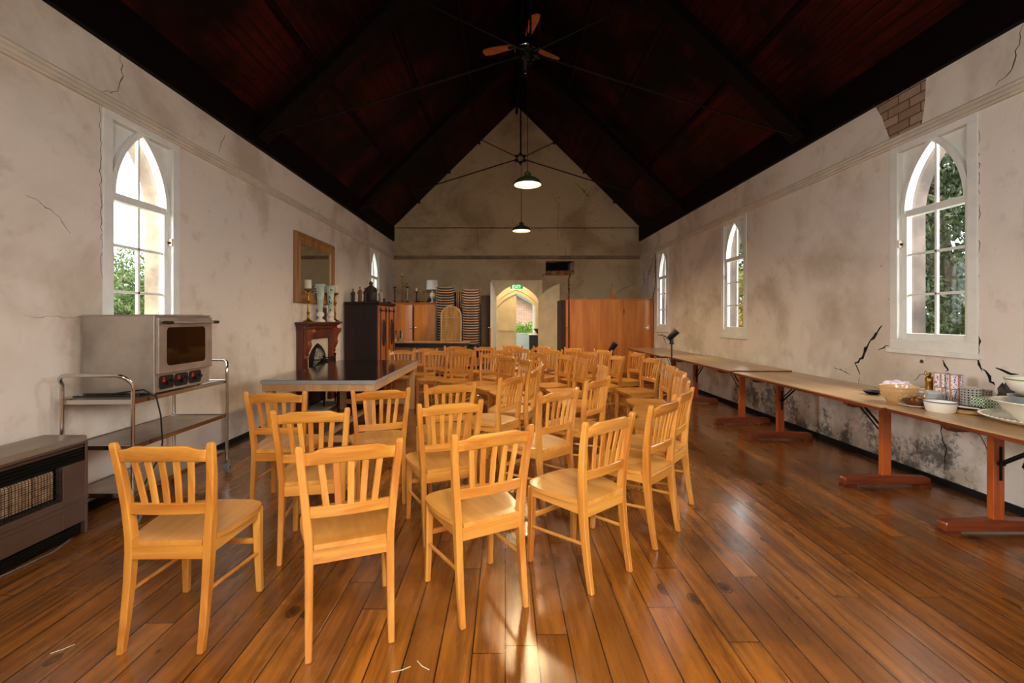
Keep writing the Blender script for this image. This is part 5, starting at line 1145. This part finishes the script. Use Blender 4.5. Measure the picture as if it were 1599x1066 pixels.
def arch_pts(cx, hw, z0, z1, n=14):
    zr = z1-hw; return [(cx-hw, 10.80, z0)]+[(cx-hw*math.cos(PI*i/n), 10.80, zr+hw*math.sin(PI*i/n)) for i in range(n+1)]+[(cx+hw, 10.80, z0)]
bm = B(); tube(bm, arch_pts(-1.285, .235, .86, 1.69), .016, 8); tube(bm, [(-1.52, 10.80, 1.42), (-1.05, 10.80, 1.42)], .012, 8); tube(bm, [(-1.52, 10.80, .885), (-1.05, 10.80, .885)], .012, 8); obj('cane_frame', bm, M_rat, r, 0, True)
bm = B()
for k in range(25):
    x = -1.285-.216+.018*k; dx = abs(x+1.285); zt = 1.455+math.sqrt(max(0, .232**2-dx**2)); tube(bm, [(x, 10.80+(.004 if k % 2 else -.004), .88), (x, 10.80, zt)], .0075, 5)
for k in range(30):
    z = .90+.024*k
    if z > 1.66: break
    hw = .225 if z < 1.455 else math.sqrt(max(0.0004, .225**2-(z-1.455)**2)); tube(bm, [(-1.285+hw*(-1+2*i/12), 10.80+(.009 if (i+k) % 2 else -.009), z) for i in range(13)], .0035, 4)
obj('weave', bm, M_rat, r, 0, True)

# stacked chairs: black seats, pale bent rails
M_bent = wood('pale_bent_rail', (226, 176, 124), (186, 130, 84), 0, .4, .3)
M_vinyl = plain('black_vinyl', (20, 17, 16), .45, 0, .1)
def stack_chair():
    r = thing('stacking_chair', (0, 0, 0), 'x', 'chair')
    def sag(name, y, z, hw, hgt, th, s0, mat):
        bm = B(); pr = None
        for i in range(13):
            s = -1+i/6; x = s*hw; zz = z+s0*s*s+.012*max(0, abs(s)-.9)*10
            ring = [bm.verts.new(p) for p in ((x, y-th/2, zz), (x, y+th/2, zz), (x, y+th/2, zz+hgt), (x, y-th/2, zz+hgt))]
            if pr:
                for k in range(4): bm.faces.new((pr[k], pr[(k+1) % 4], ring[(k+1) % 4], ring[k]))
            else: bm.faces.new(ring[::-1])
            pr = ring
        bm.faces.new(pr); return obj(name, bm, mat, r)
    sag('top_rail', .0, .785, .215, .016, .02, .02, M_bent)
    sag('backrest', .015, .742, .20, .036, .012, .02, M_vinyl)
    bm = B(); box(bm, -.20, .20, .06, .44, .44, .475); obj('seat', bm, M_vinyl, r, .008)
    for s in (-1, 1):
        bm = B(); tube(bm, [(s*.205, -.03, 0), (s*.205, .02, .42), (s*.205, .0, .80)], .011, 6); obj('leg', bm, M_vinyl, r)
        bm = B(); tube(bm, [(s*.215, .46, 0), (s*.205, .42, .45), (s*.205, .02, .45)], .011, 6); obj('leg', bm, M_vinyl, r)
    return r
ORD = ['topmost', 'second', 'third', 'fourth', 'fifth', 'sixth', 'seventh', 'eighth', 'ninth', 'tenth', 'eleventh', 'twelfth', 'thirteenth', 'fourteenth', 'fifteenth', 'sixteenth', 'seventeenth', 'eighteenth', 'nineteenth', 'twentieth', 'twenty-first', 'twenty-second']
sc0 = stack_chair(); first = True
def put(x, y, z, rz, label, group, ry=0):
    global first
    if first: sc0.location = (x, y, z); sc0.rotation_euler = (0, 0, rz); sc0['label'] = label; sc0['group'] = group; first = False; o = sc0
    else: o = dup(sc0, (x, y, z), rz, label, group)
    if ry: o.rotation_euler = (0, ry, rz)
for x, n, zt, nm, dx, g in ((-1.465, 22, 1.36, 'wide stack behind the rattan panel', .0, 'stacked chairs behind the rattan panel'), (-.835, 22, 1.30, 'straight stack nearest the door', .0, 'stacked chairs nearest the door')):
    for k in range(n):
        z = zt-k*.0622+.0
        if z < 0: z = 0
        lb = ('black chair, ' + ORD[k] + (' in the ' if k == 0 else ' from the top in the ') + nm)
        put(x+.004*math.sin(k*1.7), 11.12+.001*k, z, .01*math.sin(k*2.1), lb, g)

bm = B(); box(bm, -1.66, -1.04, 11.62, 12.36, 0, 1.60); box(bm, -1.665, -1.035, 11.6, 12.365, 1.60, 1.63); tag(obj('dark_cabinet', bm, M_darkw, None, .004), 'plain dark cabinet hidden behind the two stacks of chairs', 'cabinet')
for k in range(4):
    put(-1.09-.045*k, 12.345, 1.865, 0, 'black chair on its side, ' + ['rightmost', 'third from the left', 'second from the left', 'leftmost'][k] + ' in the bundle between the stacks', 'chairs on their side between the stacks')
    o = [q for q in C.objects if q.name.startswith('stacking_chair')][-1]
    o.rotation_euler = Matrix(((0, -1, 0), (0, 0, -1), (1, 0, 0))).to_euler()

# ------------------------------------------------------------------ right wardrobe, cross, boards by the door, spotlights
r = thing('veneer_wardrobe', (2.62, 11.8, 0), 'wide orange veneered wardrobe in the far right corner with a lever handle', 'wardrobe')
VY, VT = 11.25, 1.885
bm = B(); box(bm, 1.60, 3.66, VY+.02, YB-.03, 0, VT-.02); obj('body', bm, M_ply, r, .004)
bm = B(); box(bm, 1.585, 3.665, VY-.005, YB-.03, VT-.02, VT+.005); obj('top', bm, M_ply, r, .003)
bm = B(); box(bm, 1.60, 2.91, VY, VY+.02, .06, VT-.022); obj('fixed_panel', bm, M_ply, r, .002)
bm = B(); box(bm, 2.935, 3.60, VY-.004, VY+.02, .06, VT-.045); dr = obj('door', bm, M_ply, r, .003)
bm = B(); box(bm, 3.605, 3.655, VY, VY+.02, .0, VT-.022); box(bm, 2.914, 2.932, VY+.004, VY+.02, .06, VT-.03); obj('stile', bm, M_ply, r, .002)
bm = B(); tube(bm, [(3.53, VY-.004, 1.17), (3.53, VY-.05, 1.17), (3.50, VY-.055, 1.17), (3.40, VY-.055, 1.165)], .010, 8); box(bm, 3.50, 3.56, VY-.01, VY-.003, 1.12, 1.22); obj('lever_handle', bm, M_chrome, dr, 0, True)
bm = B()
for z in (.35, 1.52): box(bm, 2.925, 2.945, VY-.012, VY-.002, z, z+.11)
obj('hinge', bm, M_iron, dr)
r = thing('narrow_locker', (1.5, 11.6, 0), 'narrow dark locker with a slim orange door edge left of the wide wardrobe', 'locker')
bm = B(); box(bm, 1.40, 1.575, 11.45, YB-.05, 0, 1.86); obj('body', bm, M_darkw, r)
bm = B(); box(bm, 1.515, 1.575, 11.36, 11.44, .02, 1.87); dr = obj('door', bm, M_ply, r, .004)
bm = B(); tube(bm, [(1.54, 11.36, 1.17), (1.54, 11.31, 1.17), (1.50, 11.30, 1.17)], .012, 8); obj('handle', bm, M_chrome, dr, 0, True)
M_cross = wood('pale_cross_wood', (206, 140, 74), (168, 104, 50), 2, .45, .1)
r = thing('wooden_cross', (2.70, 11.5, VT+.005), 'plain wooden cross on a tapered base standing on the wide wardrobe', 'cross')
z = VT+.005
bm = B(); prism(bm, [(2.55, z), (2.85, z), (2.81, z+.05), (2.72, z+.125), (2.68, z+.125), (2.59, z+.05)], lambda u, v, d: (u, 11.47+d, v), 0, .07); obj('base', bm, M_cross, r, .003)
bm = B(); box(bm, 2.685, 2.715, 11.49, 11.52, z+.12, z+.39); box(bm, 2.60, 2.80, 11.492, 11.518, z+.27, z+.30); obj('cross_bars', bm, M_cross, r, .002)
bm = B(); hexa(bm, [(-.66, 12.22, 0), (-.66, 12.30, 2.02), (-.66, 12.25, 0), (-.66, 12.33, 2.02), (-.40, 12.22, 0), (-.40, 12.30, 2.02), (-.40, 12.25, 0), (-.40, 12.33, 2.02)]); tag(obj('brown_board', bm, plain('dull_brown_board', (96, 72, 44), .6, 0, .1), None, .003), 'dull brown board leaning on the far wall left of the doorway', 'board')
r = thing('wooden_post_stand', (-.375, 11.6, 0), 'thin orange wooden stand with a short metal crossbar left of the doorway', 'stand')
bm = B(); box(bm, -.395, -.36, 11.58, 11.61, .03, 1.16); box(bm, -.50, -.25, 11.57, 11.62, 0, .035); box(bm, -.40, -.355, 11.42, 11.77, 0, .035); obj('post', bm, M_cross, r, .003)
bm = B(); box(bm, -.44, -.315, 11.585, 11.605, 1.16, 1.175); obj('crossbar', bm, M_chrome, r, .002)
def spot(x, y, h, tilt, label, leg=True):
    r = thing('spotlight_stand', (x, y, 0), label, 'spotlight', 'black spotlights on stands')
    bm = B(); tube(bm, [(x, y, .05), (x, y, h-.12)], .012, 8); tube(bm, [(x, y, .5), (x, y, .56)], .018, 8); obj('pole', bm, M_black, r)
    for k in range(3):
        a = 2*PI*k/3+.4; bm = B(); tube(bm, [(x, y, .25), (x+.12*math.cos(a), y+.12*math.sin(a), .13), (x+.24*math.cos(a), y+.24*math.sin(a), .012)], .008, 6); obj('leg', bm, M_black, r)
    bm = B(); tube(bm, [(x, y, h-.13), (x, y, h-.02)], .028, 12); box(bm, x-.03, x+.03, y-.02, y+.02, h-.13, h-.11); obj('swivel', bm, M_black, r)
    d = Vector((math.cos(tilt), -.25, math.sin(tilt))).normalized(); p = Vector((x, y, h)); bm = B(); tube(bm, [p-d*.07, p-d*.05, p+d*.11, p+d*.12], [.032, .045, .055, .055], 16); obj('lamp_head', bm, M_black, r, 0, True)
spot(2.64, 7.22, 1.12, .85, 'black spotlight on a stand by the long tables, tilted up to the right')
spot(1.92, 8.2, .86, 1.0, 'lower black spotlight head peeping out in front of the wide wardrobe')
# loose straw and floor debris
for i, (x, y, a) in enumerate(((-.36, 1.86, -.9), (-.45, 1.80, .2), (-1.9, 1.9, .6))):
    bm = B(); tube(bm, [(x, y, .002), (x+.04*math.cos(a), y+.04*math.sin(a), .004), (x+.075*math.cos(a+.2), y+.075*math.sin(a+.2), .002)], .0012, 5)
    tag(obj('straw', bm, M_candle), ['pale straw lying below the second foreground chair', 'second pale straw left of the other one below the second foreground chair', 'pale straw lying left of the far left foreground chair'][i], 'straw', 'loose straws on the floor')
